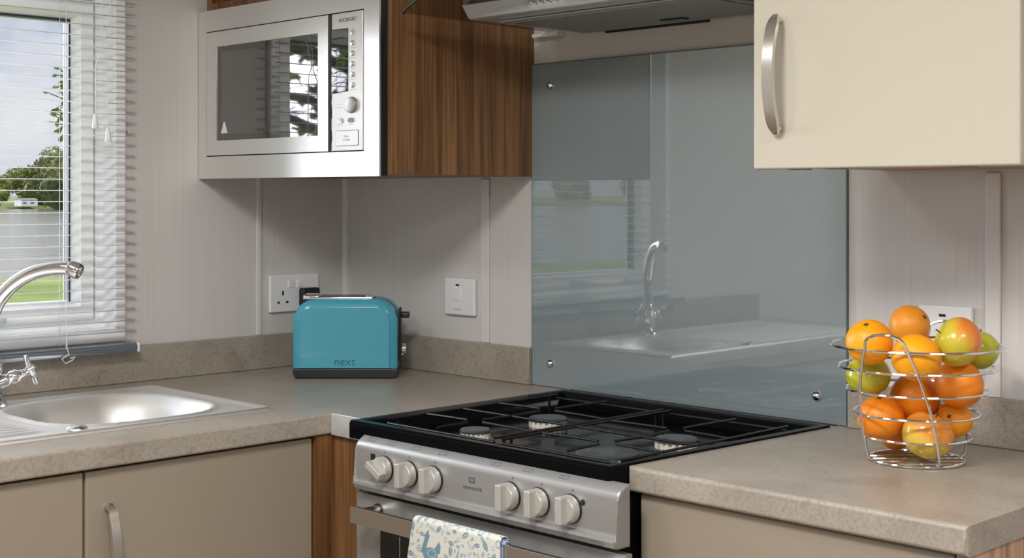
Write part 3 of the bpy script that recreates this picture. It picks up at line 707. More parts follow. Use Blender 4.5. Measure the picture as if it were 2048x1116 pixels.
# printed burner symbols on the sloping top of the fascia
nrm = Vector((0, -.0068, .0110)).normalized(); td = Vector((0, -.011, -.0068)).normalized()
def on_top(x, s): # s 0..1 along slope
    return Vector((x, -.545-.011*s, -.0157-.0068*s+W))+nrm*.0002
for i, sx in enumerate((.760, .808, .868, .930, 1.045, 1.110, 1.180)):
    bm = BM(); hw, a, b = .0085, .28, .80
    c = [on_top(sx-hw, a), on_top(sx+hw, a), on_top(sx+hw, b), on_top(sx-hw, b)]
    for k in range(4):
        p, q = c[k], c[(k+1) % 4]; dn = (q-p).normalized().cross(nrm)*.00045
        quad(bm, [p-dn, q-dn, q+dn, p+dn])
    ctr = on_top(sx+(.003 if i % 2 else -.003), .5+.1*(i % 2)); quad(bm, [ctr+Vector((-.0014, 0, 0)), ctr+td*.0014, ctr+Vector((.0014, 0, 0)), ctr-td*.0014])
    obj('burner_symbol', bm, M_print, fas)
text('brand_lettering', 'newworld', .0088, (1.0040, FYp-.0003, -.0590), (1, 0, 0), (0, 0, 1), M_print, fas, .0002, 1.12)
bm = BM()
for k in range(3):
    for j in range(3):
        if (k, j) != (1, 1): box(bm, .9965+k*.0048, .9965+k*.0048+.0040, FYp-.0004, FYp+.0002, -.0520+j*.0031, -.0520+j*.0031+.0026)
obj('brand_emblem', bm, M_print, fas)
# oven door
OX0, OX1, OY, OZ1 = .7180, 1.2890, -.548, -.1085
bm = BM(); ring_plate(bm, (OX0, OX1, -.70, OZ1), (.776, 1.235, -.62, -.1620), OY, -.5355); od = obj('oven_door', bm, M_silver, ck)
bm = BM(); box(bm, .7755, 1.2355, OY+.0015, -.537, -.6205, -.1615); obj('oven_window', bm, M_ovenglass, od)
bm = BM(); box(bm, .8230, .8240, OY+.0006, OY+.0014, -.6, -.165); obj('window_print_line', bm, M_printl, od)
bm = BM(); box(bm, .758, 1.262, -.5945, -.5865, -.1450, -.1185, .0012, 2); oh = obj('oven_handle', bm, M_handle, od, True)
for x in (.772, 1.248):
    bm = BM(); lathe(bm, [(.0090, 0), (.0090, .0385)], (x, OY, -.131), (0, -1, 0), 20); obj('handle_post', bm, M_handle, oh, True)
    bm = BM(); lathe(bm, [(.0115, 0), (.0115, .0015)], (x, OY, -.131), (0, -1, 0), 20); obj('handle_gasket', bm, M_blackp, oh, True)
bm = BM(); box(bm, 1.2575, 1.2600, -.5335, -.30, FZ+.02, -.040); obj('side_casing', bm, M_black, ck)

# towel over the oven handle
def towel():
    # front hangs down from the bar, pattern kept as a colour attribute of the weave
    nx, ns = 300, 300
    xa, xb = .9170, 1.1020
    # path in (y,z): from behind the bar up, over and down in front
    path = []
    Lb, Lf = .055, .27
    yb, yf, zt = -.5838, -.5978, -.1150
    for k in range(41):
        path.append((yb, zt-Lb+Lb*k/40))
    for k in range(1, 20):
        a = PI*k/20; path.append(((yb+yf)/2+(yb-yf)/2*math.cos(a), zt+.0055*math.sin(a)))
    for k in range(0, 421): path.append((yf-.006*(k/420), zt-Lf*k/420))
    s = [0]
    for p, q in zip(path, path[1:]): s.append(s[-1]+math.hypot(q[0]-p[0], q[1]-p[1]))
    top_s = s[50]
    rnd = random.Random(5)
    shapes = []      # (kind, cx, cy, ang, size, tone) in towel metres (u across, v down from the fold)
    for _ in range(2600):
        shapes.append((rnd.choice(['leaf', 'leaf', 'leaf', 'dot', 'ring', 'sprig', 'sprig']), rnd.uniform(0, .206), rnd.uniform(-.05, .27), rnd.uniform(0, PI*2), rnd.uniform(.0045, .0105), rnd.choice([0, 0, 1, 2])))
    keep = []
    for sh in shapes:
        if (sh[1]-.052)**2/.027**2+(sh[2]-.047)**2/.030**2 < 1.1: continue
        if all((sh[1]-k[1])**2+(sh[2]-k[2])**2 > (.66*(sh[4]+k[4]))**2 for k in keep): keep.append(sh)
    tones = [(.42, .54, .60), (.48, .60, .60), (.53, .60, .66)]
    base = (.80, .80, .77)
    cell = {}
    for sh in keep:
        for i in range(int((sh[1]-sh[4])/.01)-1, int((sh[1]+sh[4])/.01)+2):
            for j in range(int((sh[2]-sh[4])/.01)-1, int((sh[2]+sh[4])/.01)+2): cell.setdefault((i, j), []).append(sh)
    def bird(u, v):
        x, y = u-.052, v-.047
        body = ((x+.000)/.017)**2+((y-.006)/.0105)**2 < 1
        neck = abs(x+.014-(.010+y)*-.25) < .0052 and -.022 < y < .006
        head = (x+.0125)**2+(y+.0205)**2 < .0052**2
        tail = 0 < x-.008 < .014 and -.020 < y+.2*(x-.008) < .006 and (y+.026) > -(x-.030)*.4 and y < .004-(x-.01)*.2 and y > -.016+abs(x-.017)*1.2
        beak = -.0225 < x < -.016 and abs(y+.0195) < .0022*(x+.0225)/.0065+.0004
        legs = .015 < y < .026 and (abs(x+.003) < .0008 or abs(x-.004) < .0008)
        comb = (x+.0115)**2+(y+.0265)**2 < .0024**2
        if body and abs(((x-.003)/.009)**2+((y-.004)/.0055)**2-1) < .18: return 3
        return 1 if (body or neck or head or tail or beak or legs or comb) else 0
    def colour(u, v):
        b = bird(u, v)
        if b == 1: return tones[0]
        if b == 3: return (.68, .74, .74)
        for kd, cx, cy, an, sz, tn in cell.get((int(u/.01) if u >= 0 else -1, math.floor(v/.01)), ()):
            dx, dy = u-cx, v-cy; a = dx*math.cos(an)+dy*math.sin(an); c = -dx*math.sin(an)+dy*math.cos(an); r = sz
            if abs(a) > r or abs(c) > r: continue
            if kd == 'leaf' and abs(c) < .42*r*(1-(a/r)**2) and abs(c) > .0004: return tones[tn]
            if kd == 'dot':
                q = math.hypot(a, c)
                if q < .16*r or (.34*r < q < (.5+.13*math.cos(6*math.atan2(c, a)))*r): return tones[tn]
            if kd == 'ring' and abs(math.hypot(a, c)-.5*r) < .09*r: return tones[tn]
            if kd == 'sprig':
                if abs(c) < .0004: return tones[tn]
                m_ = (a/r*3) % 1-.5; cc = abs(c)/r
                if cc < .5 and abs(m_*.33+cc*.35-.08) < .06*(1-cc*1.6): return tones[tn]
        return base
    bm = BM(); cl = bm.loops.layers.color.new('print'); rows = []
    m = len(path); us = []
    for j, (y, z) in enumerate(path):
        v = s[j]-top_s; row = []
        for i in range(nx+1):
            u = i/nx
            lean = -.022*min(max(0, v), .12)/.12 if v > 0 else 0
            x = xa+(xb-xa)*u+lean*(1-u)*1.0
            wv = .0014*math.sin(u*17+1)*min(1, max(0, v)/.04)
            row.append((bm.verts.new((x, y-abs(wv)*(.7) if v > 0 else y, z+W)), u*.206, v))
        rows.append(row)
    for j in range(m-1):
        for i in range(nx):
            q = [rows[j][i], rows[j][i+1], rows[j+1][i+1], rows[j+1][i]]
            f = bm.faces.new([k[0] for k in q])
            for lp, k in zip(f.loops, q):
                lp[cl] = (*colour(k[1], k[2]), 1)
    for f in bm.faces: f.smooth = True
    mt = mat('printed_cotton', (1, 1, 1), .85); nt, N, L, b = nodes(mt)
    va = N('ShaderNodeVertexColor'); va.layer_name = 'print'; L(va.outputs[0], b.inputs['Base Color'])
    tc = N('ShaderNodeTexCoord'); n = N('ShaderNodeTexNoise'); n.inputs['Scale'].default_value = 900; L(tc.outputs['Object'], n.inputs[0])
    bp = N('ShaderNodeBump'); bp.inputs['Strength'].default_value = .25; bp.inputs['Distance'].default_value = .0006; L(n.outputs[0], bp.inputs['Height']); L(bp.outputs[0], b.inputs['Normal'])
    T = thing('tea_towel', 'white cotton tea towel with blue grey bird and leaf print over the oven handle', 'towel', (.99, -.59, W-.115))
    o = obj('cloth', bm, mt, T, 'all')
    md = o.modifiers.new('thickness', 'SOLIDIFY'); md.thickness = .0016; md.offset = 1
    # folded hem layers showing blue at the right side
    mh = mat('blue_hem', (.20, .30, .46), .8); mh2 = mat('pale_hem', (.60, .68, .74), .8)
    for k, (dd, mm) in enumerate(((.0022, mh), (.0042, mh2), (.0062, mh))):
        bm = BM(); pts = []
        prev = None
        for j in range(41, len(path), 6):
            y, z = path[j]; a = (s[j]-top_s)
            yy = y+dd*(1 if j > 60 else .3); zz = z-dd*(1 if j < 62 else 0)
            vs = [bm.verts.new((xb-.012+.0016*k, yy, zz+W)), bm.verts.new((xb+.0010+.0030*k*min(1, max(0, a)/.05+.3), yy+.0004, zz+W))]
            if prev: bm.faces.new([prev[0], prev[1], vs[1], vs[0]])
            prev = vs
        oo = obj('hem_fold', bm, mm, T, 'all'); md = oo.modifiers.new('thickness', 'SOLIDIFY'); md.thickness = .0014
towel()

# ------------------------------------------------------------------ cooker hood
hd = thing('cooker_hood', 'stainless cooker hood with curved smoked glass canopy above the hob', 'cooker hood', (.985, -.2, W+.68))
hx0, hx1, hc = .7215, 1.2525, .987
bm = BM()
pr = [(-.001, .6770), (-.2830, .6770), (-.300, .6765), (-.3045, .6790), (-.2960, .7050), (-.2880, .7080), (-.001, .7080)]
vs0 = []
prism(bm, pr, 'x', hx0, hx1, .0012, 1)
for v in bm.verts:
    if v.co.z-W > .70 and v.co.y < -.2: v.co.x += -.026 if v.co.x < hc else .026
hb = obj('hood_body', bm, mat('hood_satin', (.62, .645, .67), .28, .55), hd, True)
bm = BM(); box(bm, hx0+.035, hx1-.035, -.262, -.040, .6725, .6765, .001, 1); obj('filter_frame', bm, M_silver, hd, True)
bm = BM(); box(bm, hx0+.050, hx1-.050, -.250, -.052, .6712, .6724); obj('grease_filter', bm, M_filter, hd)
bm = BM(); box(bm, .985, 1.035, -.105, -.085, .6690, .6711, .001, 1); obj('filter_catch', bm, M_blackp, hd, True)
for a, b, c, d in ((.800, 1.035, -.034, -.028),):
    bm = BM(); box(bm, a, b, c, d, .6695, .6765); obj('bracket', bm, M_blackp, hd)
bm = BM(); box(bm, .600, .668, -.022, -.0008, .6770, .6850, .001, 1); obj('canopy_bracket', bm, M_clear, hd, True)
fn = Vector((0, -.9492, -.3147)).normalized()
for k in range(5):
    bm = BM(); x = .8710+.0158*k; lathe(bm, [(.0062, 0), (.0062, .0045), (.0050, .0062), (.0005, .0066)], (x, -.3003, .6918), (0, -.95, .31), 18); obj('push_button', bm, M_chrome, hd, True)
bm = BM(); box(bm, hc-.12, hc+.12, -.20, -.001, .7090, 1.10, .002, 1); obj('chimney', bm, M_steel, hd, True)
bm = BM(); n = 30; m_ = 10; rows = []
for i in range(n+1):
    u = i/n*2-1; x = hc+u*.349; zc = .6865+.048*(1-u*u); yf = -.385-.050*(1-abs(u)**2.4); row = []
    for j in range(m_+1):
        tt = j/m_; row.append(bm.verts.new((x, yf*tt-.002*(1-tt), zc+.003*tt+W)))
    rows.append(row)
for i in range(n):
    for j in range(m_): bm.faces.new([rows[i][j], rows[i+1][j], rows[i+1][j+1], rows[i][j+1]])
cv = obj('canopy_glass', bm, M_canopy, hd, 'all'); 
bm = BM(); fpts = []
fpts.append((hc-.3495, -.380, .6893))
for i in range(1, 60):
    u = i/60*2-1; fpts.append((hc+u*.349, -.385-.050*(1-abs(u)**2.4), .6895+.048*(1-u*u)))
fpts.append((hc+.3495, -.380, .6893))
tube(bm, fpts, .0030, 8); obj('canopy_edge', bm, mat('glass_edge_dark', (.03, .045, .05), .06, spec=1.), hd, True)

# ------------------------------------------------------------------ sockets and switches
def plate(lab, name, cat, wall, c0, c1, z0, z1):
    t = thing(name, lab, cat, ((X0, (c0+c1)/2, W+z0) if wall == 'x' else ((c0+c1)/2, 0, W+z0)))
    bm = BM()
    if wall == 'x': box(bm, X0+.0006, X0+.0100, c0, c1, z0, z1, .0028, 3)
    else: box(bm, c0, c1, -.0100, -.0006, z0, z1, .0028, 3)
    obj('faceplate', bm, M_white, t, True); return t
s1 = plate('white double socket on the sink wall behind the teal toaster', 'wall_socket', 'socket', 'x', -.2130, -.0820, .1180, .1990)
def sx_box(t, name, y0, y1, z0, z1, d0, d1, m, bev=0): bm = BM(); box(bm, X0+d0, X0+d1, y0, y1, z0, z1, bev, 1); return obj(name, bm, m, t, bev > 0)
for yc in (-.180, -.116):
    sx_box(s1, 'earth_slot', yc-.0023, yc+.0023, .1545, .1640, .0098, .0103, M_slot)
    sx_box(s1, 'pin_slot', yc-.0145, yc-.0080, .1370, .1415, .0098, .0103, M_slot)
    sx_box(s1, 'pin_slot', yc+.0080, yc+.0145, .1370, .1415, .0098, .0103, M_slot)
for yc in (-.1610, -.1370): sx_box(s1, 'rocker_switch', yc-.0060, yc+.0060, .1700, .1870, .0085, .0122, M_white, .001)
pg = thing('power_plug', 'black three pin plug pushed into the socket behind the toaster', 'plug', (X0, -.116, W+.15))
bm = BM(); box(bm, X0+.0106, X0+.030, -.1400, -.0930, .1280, .1690, .005, 3); obj('plug_body', bm, M_blackp, pg, True)
bm = BM(); tube(bm, [(X0+.022, -.116, .128), (X0+.024, -.116, .10), (X0+.035, -.118, .05), (X0+.05, -.120, .012), (X0+.09, -.125, .006), (.115, -.135, .006)], .0032, 8); obj('cable', bm, M_blackp, pg, True)
s2 = plate('white cooker switch plate on the back wall right of the toaster', 'switch_plate', 'switch', 'y', .3340, .4240, .1240, .2005)
def sy_box(t, name, x0, x1, z0, z1, d0, d1, m, bev=0): bm = BM(); box(bm, x0, x1, -d1, -d0, z0, z1, bev, 1); return obj(name, bm, m, t, bev > 0)
sy_box(s2, 'indicator', .3690, .3790, .1840, .1880, .0098, .0104, M_red)
sy_box(s2, 'rocker_switch', .3640, .3850, .1540, .1790, .0085, .0122, M_white, .001)
sy_box(s2, 'print_mark', .3630, .3860, .1355, .1372, .0098, .0102, M_printl)
s3 = plate('white switch plate on the back wall behind the fruit basket', 'switch_plate', 'switch', 'y', 1.4180, 1.5060, .1240, .2035)
sy_box(s3, 'indicator', 1.4530, 1.4640, .1870, .1910, .0098, .0104, M_red)
sy_box(s3, 'rocker_switch', 1.4480, 1.4700, .1530, .1800, .0085, .0122, M_white, .001)

# ------------------------------------------------------------------ toaster
def toaster():
    FL = Vector((.1855, -.2905)); FR = Vector((.3345, -.1395)); X = (FR-FL).normalized(); Wd = (FR-FL).length; Yd = Vector((-X.y, X.x))
    t = thing('toaster', 'teal two slice toaster with black base and lever in the worktop corner', 'toaster', (FL.x, FL.y, W))
    def T(p): q = FL+X*p[0]+Yd*p[1]; return Vector((q.x, q.y, p[2]+W))
    def build(name, bm, m, par=None, smooth=True):
        for v in bm.verts: v.co = T((v.co.x, v.co.y, v.co.z-W))
        return obj(name, bm, m, par or t, smooth)
    def outline(inset=0, z0=.021, z1=.161, r=.046):
        a, b = inset, Wd-inset; zt = z1-inset; rr = max(.004, r-inset); pts = [(a, z0), (b, z0)]
        for k in range(11): an = PI/2*k/10; pts.append((b-rr+rr*math.cos(an), zt-rr+rr*math.sin(an)))
        for k in range(11): an = PI/2+PI/2*k/10; pts.append((a+rr+rr*math.cos(an), zt-rr+rr*math.sin(an)))
        return pts
    def loft(secs):
        bm = BM(); R = []
        for y, ol in secs: R.append([bm.verts.new((x, y, z+W)) for x, z in ol])
        for A, B in zip(R, R[1:]):
            for k in range(len(A)): bm.faces.new([A[k], A[(k+1) % len(A)], B[(k+1) % len(A)], B[k]])
        bm.faces.new(R[0]); bm.faces.new(R[-1][::-1]); return bm
    D = .125
    f = build('front_shell', loft([(0.002, outline(.016, .0225)), (0.0, outline(.0168, .0225)), (.0005, outline(.0155, .0222)), (.0030, outline(.0145, .0218)), (.0065, outline(.0050, .021)), (.0110, outline(.0008, .021)), (.0400, outline(0, .021))][1:]), M_teal)
    build('rear_shell', loft([(D-.040, outline(0)), (D-.011, outline(.0008)), (D-.006, outline(.005)), (D, outline(.016))]), M_teal)
    build('centre_body', loft([(.0400, outline(.0025)), (D-.040, outline(.0025))]), M_blackp)
    # bright top with slots
    bm = BM(); box(bm, .030, Wd-.052, .020, D-.020, .1600, .1640, .0012, 2); top = build('top_plate', bm, M_chrome)
    for yy in (.038, .072):
        bm = BM(); box(bm, .040, Wd-.062, yy, yy+.018, .1635, .1642); build('bread_slot', bm, M_slot, top)
    bm = BM(); box(bm, .016, .050, .040, .085, .1560, .1680, .004, 3); build('crumb_guard', bm, M_chrome, top)
    bm = BM(); box(bm, Wd-.066, Wd-.060, .030, .0360, .1640, .1680, .001, 1); build('slot_guide', bm, M_chrome, top)
    bm = BM(); prism(bm, [(.001, .0205), (Wd-.001, .0205), (Wd-.001, .010), (Wd-.006, .001), (.006, .001), (.001, .010)], 'y', .0035, D-.0035, .002, 2); build('base', bm, M_blackp)
    bm = BM(); box(bm, Wd-.0005, Wd+.0045, .050, .0760, .030, .140, .001, 1); side = build('lever_slot', bm, M_blackp)
    bm = BM(); box(bm, Wd+.004, Wd+.021, .048, .078, .1190, .1310, .003, 3); build('lever', bm, M_blackp, side)
    bm = BM(); lathe(bm, [(.0115, 0), (.0110, .012), (.0005, .0125)], (Wd, .0880, .052), (1, 0, 0), 24); build('browning_dial', bm, M_knob, side)
    bm = BM(); box(bm, Wd, Wd+.009, .060, .075, .0420, .0450, .001, 1); build('side_button', bm, M_chrome, side)
    c = T((Wd*.5-.0, -.0004, .035)); text('brand_lettering', 'next', .0225, (c.x, c.y, c.z-W), (X.x, X.y, 0), (0, 0, 1), M_tealtxt, f, .0002, 1.05)
toaster()

# ------------------------------------------------------------------ fruit basket
BC = Vector((1.5147, -.1891)); rt = Vector((math.cos(YAW), math.sin(YAW))); fw = Vector((-math.sin(YAW), math.cos(YAW)))
def bp_(a, b, z): q = BC+rt*a+fw*b; return (q.x, q.y, z)
bk = thing('fruit_basket', 'chrome wire fruit basket with tapering rings on the right worktop', 'basket', (BC.x, BC.y, W))
RINGS = [(.1620, .1175), (.1320, .1065), (.1005, .0955), (.0680, .0855), (.0360, .0755)]
for z, r in RINGS:
    bm = BM(); tube(bm, [bp_(r*math.cos(a), r*math.sin(a), z) for a in [2*PI*k/64 for k in range(64)]], .0019, 8, closed=True); obj('ring', bm, M_chrome, bk, True)
bm = BM(); rb = .0645
tube(bm, [bp_(rb*math.cos(a), rb*math.sin(a), .0028) for a in [2*PI*k/56 for k in range(56)]], .0022, 8, closed=True)
for k in range(5):
    bb = -.042+.021*k; h = math.sqrt(rb*rb-bb*bb); tube(bm, [bp_(-h, bb, .0030), bp_(h, bb, .0030)], .0017, 8)
obj('base_ring', bm, M_chrome, bk, True)
def rad(z): return .0645+(z/.162)*(.1175-.0645)+.0035
def loop(a1, a2, tp):
    bm = BM(); P = []; n = 44
    P.append(bp_(.0645*math.cos(a1), .0645*math.sin(a1), .004))
    for k in range(n+1):
        t = k/n
        if t < .42: u = t/.42; z = .008+(tp-.020)*u; a = a1+(a1t-a1)*u
        elif t < .58:
            u = (t-.42)/.16; z = tp-.012+.014*math.sin(PI*u); a = a1t+(a2t-a1t)*(.5-.5*math.cos(PI*u))
        else: u = (t-.58)/.42; z = .008+(tp-.020)*(1-u); a = a2t+(a2-a2t)*u
        r = rad(z); P.append(bp_(r*math.cos(a), r*math.sin(a), z))
    P.append(bp_(.0645*math.cos(a2), .0645*math.sin(a2), .004))
    tube(bm, P, .0021, 8); obj('side_loop', bm, M_chrome, bk, True)
a1t, a2t = math.radians(222), math.radians(247); loop(math.radians(187), math.radians(279), .184)
a1t, a2t = math.radians(67), math.radians(42); loop(math.radians(99), math.radians(8), .184)
def orange_mat(name, c1, c2):
    m = noise_mat(name, [(.35, c1), (.65, c2)], (1, 1, 1), 9, 3, rough=.38, spec=.45)
    nt, N, L, b = nodes(m); tc = N('ShaderNodeTexCoord'); n = N('ShaderNodeTexVoronoi'); n.inputs['Scale'].default_value = 420; L(tc.outputs['Object'], n.inputs[0])
    bp = N('ShaderNodeBump'); bp.inputs['Strength'].default_value = .35; bp.inputs['Distance'].default_value = .0008; L(n.outputs['Distance'], bp.inputs['Height']); L(bp.outputs[0], b.inputs['Normal'])
    b.inputs['Subsurface Weight'].default_value = .12; b.inputs['Subsurface Radius'].default_value = (.02, .008, .002); b.inputs['Subsurface Scale'].default_value = .3
    return m
M_o1 = orange_mat('orange_peel_bright', (.90, .31, .004), (.97, .41, .008))
M_o2 = orange_mat('orange_peel_deep', (.82, .20, .006), (.90, .28, .010))
M_o3 = orange_mat('orange_peel_dull', (.72, .24, .018), (.80, .32, .03))
def apple_mat(name, green, red, amount, direction):
    m = mat(name, (1, 1, 1), .24, spec=.5, coat=.1); nt, N, L, b = nodes(m)
    tc = N('ShaderNodeTexCoord'); dt = N('ShaderNodeVectorMath'); dt.operation = 'DOT_PRODUCT'; dt.inputs[1].default_value = direction
    nz = N('ShaderNodeVectorMath'); nz.operation = 'NORMALIZE'; L(tc.outputs['Object'], nz.inputs[0]); L(nz.outputs[0], dt.inputs[0])
    n = N('ShaderNodeTexNoise'); n.inputs['Scale'].default_value = 45; n.inputs['Detail'].default_value = 5; L(tc.outputs['Object'], n.inputs[0])
    ad = N('ShaderNodeMath'); ad.operation = 'MULTIPLY_ADD'; ad.inputs[1].default_value = .75; L(n.outputs[0], ad.inputs[0]); L(dt.outputs['Value'], ad.inputs[2])
    r = N('ShaderNodeValToRGB'); e = r.color_ramp.elements; e[0].position = .5-amount; e[0].color = (*green, 1); e[1].position = 1.05-amount if amount > .06 else 1; e[1].color = (*red, 1)
    x = e.new(max(.02, .72-amount)); x.color = (green[0]*.5+red[0]*.6, green[1]*.55+red[1]*.5, green[2]*.6+red[2]*.4, 1)
    L(ad.outputs[0], r.inputs[0]); L(r.outputs[0], b.inputs['Base Color']); return m
from mathutils import Euler
def local_dir(rot, a, b, c):
    w = Vector((rt.x*a+fw.x*b, rt.y*a+fw.y*b, c)).normalized()
    return Euler([math.radians(q) for q in rot]).to_matrix().inverted() @ w
M_a1 = apple_mat('apple_red_blush', (.58, .50, .045), (.70, .20, .035), .06, local_dir((14, -62, 20), .85, -.25, .45))
M_a2 = apple_mat('apple_yellow_blush', (.70, .46, .06), (.72, .25, .03), .18, local_dir((-12, 18, 0), .35, -.2, .9))
M_g = apple_mat('apple_green', (.46, .46, .03), (.58, .46, .03), -.25, (-.3, .3, .6))
def fruit_mesh(kind, seed):
    bm = bmesh.new(); bmesh.ops.create_uvsphere(bm, u_segments=40, v_segments=26, radius=1)
    for v in bm.verts:
        c = v.co.copy(); rh = math.hypot(c.x, c.y); nz_ = noise.noise(c*1.3+Vector((seed, seed*2, 0)))*.025
        if kind == 'orange':
            s = 1+nz_; v.co = Vector((c.x*s, c.y*s, c.z*s*.955))
            if c.z > .93: v.co.z -= .05*((c.z-.93)/.07)**1.5
            if c.z < -.985: v.co.z += .01
        else:
            z = c.z; s = 1.0+.05*z+nz_; v.co = Vector((c.x*s, c.y*s, z*.90))
            if z > 0: v.co.z -= .30*math.exp(-(rh/.26)**2)-.02
            else: v.co.z += .16*math.exp(-(rh/.22)**2)
            if z < -.3: k = math.cos(5*math.atan2(c.y, c.x))*.02*(-z); v.co.x *= 1+k; v.co.y *= 1+k
    me = bpy.data.meshes.new(kind); bm.to_mesh(me); bm.free()
    for p in me.polygons: p.use_smooth = True
    return me
def stem_mesh(kind):
    bm = bmesh.new()
    if kind == 'orange':
        for k in range(5):
            a = 2*PI*k/5; vs = [(0, 0, .925), (.09*math.cos(a-.4), .09*math.sin(a-.4), .925), (.13*math.cos(a), .13*math.sin(a), .92), (.09*math.cos(a+.4), .09*math.sin(a+.4), .925)]
            top = [bm.verts.new((x, y, z+.012)) for x, y, z in vs]; lo = [bm.verts.new((x, y, z-.03)) for x, y, z in vs]
            bm.faces.new(top); bm.faces.new(lo[::-1])
            for i in range(4): bm.faces.new([top[i], lo[i], lo[(i+1) % 4], top[(i+1) % 4]])
    else:
        pr_ = [(.030, .58), (.024, .78), (.034, .96), (.028, 1.0)]; R = []
        for r, h in pr_: R.append([bm.verts.new((r*math.cos(2*PI*k/8)+(h-.58)*.12, r*math.sin(2*PI*k/8), h)) for k in range(8)])
        for A, B in zip(R, R[1:]):
            for k in range(8): bm.faces.new([A[k], A[(k+1) % 8], B[(k+1) % 8], B[k]])
        bm.faces.new(R[-1])
    me = bpy.data.meshes.new('stem'); bm.to_mesh(me); bm.free(); return me
M_stem = mat('stem_brown', (.09, .06, .02), .7); M_ostem = mat('stem_green', (.06, .07, .02), .7)
OS, AS = stem_mesh('orange'), stem_mesh('apple'); OS.materials.append(M_ostem); AS.materials.append(M_stem)
FR = [
 ('o', 1.4878, -0.2684, 0.1698, 0.0319, M_o1, (30, 8, 0), 'bright orange at the top left of the wire basket, inside the loop'),
 ('o', 1.4829, -0.1502, 0.1837, 0.0299, M_o3, (38, 48, 45), 'dull orange with dark stem scar, highest at the back of the basket'),
 ('o', 1.5534, -0.2597, 0.1531, 0.0332, M_o1, (-20, 15, 0), 'bright orange at the front centre of the basket top layer'),
 ('a', 1.5850, -0.2039, 0.1720, 0.0339, M_a1, (14, -62, 20), 'large yellow and red apple at the top right of the basket'),
 ('g', 1.5739, -0.1297, 0.1548, 0.0305, M_g, (0, 10, 0), 'green apple half hidden behind the red apple at the basket right edge'),
 ('g', 1.4547, -0.2154, 0.1153, 0.0312, M_g, (28, 12, 0), 'green apple at the left side below the top left orange'),
 ('o', 1.5016, -0.1695, 0.0841, 0.0352, M_o2, (-60, 0, 0), 'large orange in the middle of the basket behind the loop wire'),
 ('o', 1.5725, -0.1777, 0.1117, 0.0332, M_o2, (-50, 30, 0), 'deep orange on the right side below the yellow and red apple'),
 ('o', 1.4833, -0.2296, 0.0607, 0.0319, M_o2, (10, 0, 0), 'deep orange low on the left side of the basket'),
 ('o', 1.5555, -0.1588, 0.0592, 0.0252, M_o1, (70, 30, 0), 'small orange low on the right side of the basket'),
 ('a', 1.5464, -0.2164, 0.0422, 0.0352, M_a2, (-12, 18, 0), 'yellow apple with orange blush resting on the basket base'),
 ('o', 1.4702, -0.1696, 0.0327, 0.0252, M_o2, (90, 10, 0), 'small orange at the basket bottom tucked behind the yellow apple')]
for i, (kd, x, y, z, r, mm, rot, lab) in enumerate(FR):
    kind = 'orange' if kd == 'o' else 'apple'
    me = fruit_mesh(kind, i*3.7); me.materials.append(mm)
    o = bpy.data.objects.new(kind, me); COL.objects.link(o); o.location = (x, y, z+W); o.scale = (r, r, r)
    o.rotation_euler = [math.radians(a) for a in rot]; tag(o, lab, kind, 'fruit in the wire basket')
    # material coordinates in metres
    st = bpy.data.objects.new('stem', OS if kd == 'o' else AS); COL.objects.link(st); st.parent = o
for m in (M_o1, M_o2, M_o3, M_a1, M_a2, M_g):     # object space of the fruit is in units of its radius
    for n in m.node_tree.nodes:
        if n.type in ('TEX_NOISE', 'TEX_VORONOI'): n.inputs['Scale'].default_value *= .034

# ------------------------------------------------------------------ outside
M_grass = noise_mat('lawn_grass', [(.3, (.10, .15, .022)), (.7, (.26, .31, .06))], (1, 1, 1), .5, 8, rough=.9, spec=.1)
M_bank = noise_mat('bank_grass', [(.3, (.12, .15, .04)), (.7, (.25, .27, .08))], (1, 1, 1), .3, 8, rough=.9, spec=.1)
M_water = mat('lake_water', (.26, .25, .20), .12, spec=.6); nt, N, L, b = nodes(M_water)
tc = N('ShaderNodeTexCoord'); mp = N('ShaderNodeMapping'); mp.inputs['Scale'].default_value = (1.0, 1.0, 1); L(tc.outputs['Object'], mp.inputs[0])
n = N('ShaderNodeTexNoise'); n.inputs['Scale'].default_value = 1.1; n.inputs['Detail'].default_value = 6; L(mp.outputs[0], n.inputs[0])
bp = N('ShaderNodeBump'); bp.inputs['Strength'].default_value = .5; bp.inputs['Distance'].default_value = .25; L(n.outputs[0], bp.inputs['Height']); L(bp.outputs[0], b.inputs['Normal'])
def zz(v): return v+W
rndg = random.Random(2)
bm = BM(); ny = 60; L_ = []
xs_ = [12, -2, -5, -7.5, -10]; rows = []
for j in range(ny+1):
    y = -160+j*(320/ny); ex = -29.5+1.6*math.sin(y*.11)+.9*math.sin(y*.31); q = max(0, min(1, (-y-2)/14)); ex += 5*q*q*(3-2*q)
    row = [bm.verts.new((x, y, zz(GZ))) for x in xs_]+[bm.verts.new((ex, y, zz(GZ))), bm.verts.new((ex-.8, y, zz(GZ-.35)))]
    rows.append(row)
for j in range(ny):
    for i in range(len(rows[0])-1): bm.faces.new([rows[j][i], rows[j+1][i], rows[j+1][i+1], rows[j][i+1]])
struct('lawn', bm, M_grass)
bm = BM(); quad(bm, [(-11.5, -500, zz(GZ-.18)), (-11.5, 500, zz(GZ-.18)), (-360, 500, zz(GZ-.18)), (-360, -500, zz(GZ-.18))]); struct('lake', bm, M_water)
bm = BM(); rows = []
for j in range(121):
    y = -450+j*7.5; ex = -205+6*math.sin(y*.045)+3*math.sin(y*.12)
    rows.append([bm.verts.new((ex, y, zz(GZ-.3))), bm.verts.new((ex-4, y, zz(GZ+.3))), bm.verts.new((ex-60, y, zz(GZ+1.2))), bm.verts.new((-900, y*2, zz(GZ+2)))])
for j in range(120):
    for i in range(3): bm.faces.new([rows[j][i], rows[j+1][i], rows[j+1][i+1], rows[j][i+1]])
struct('far_bank', bm, M_bank)
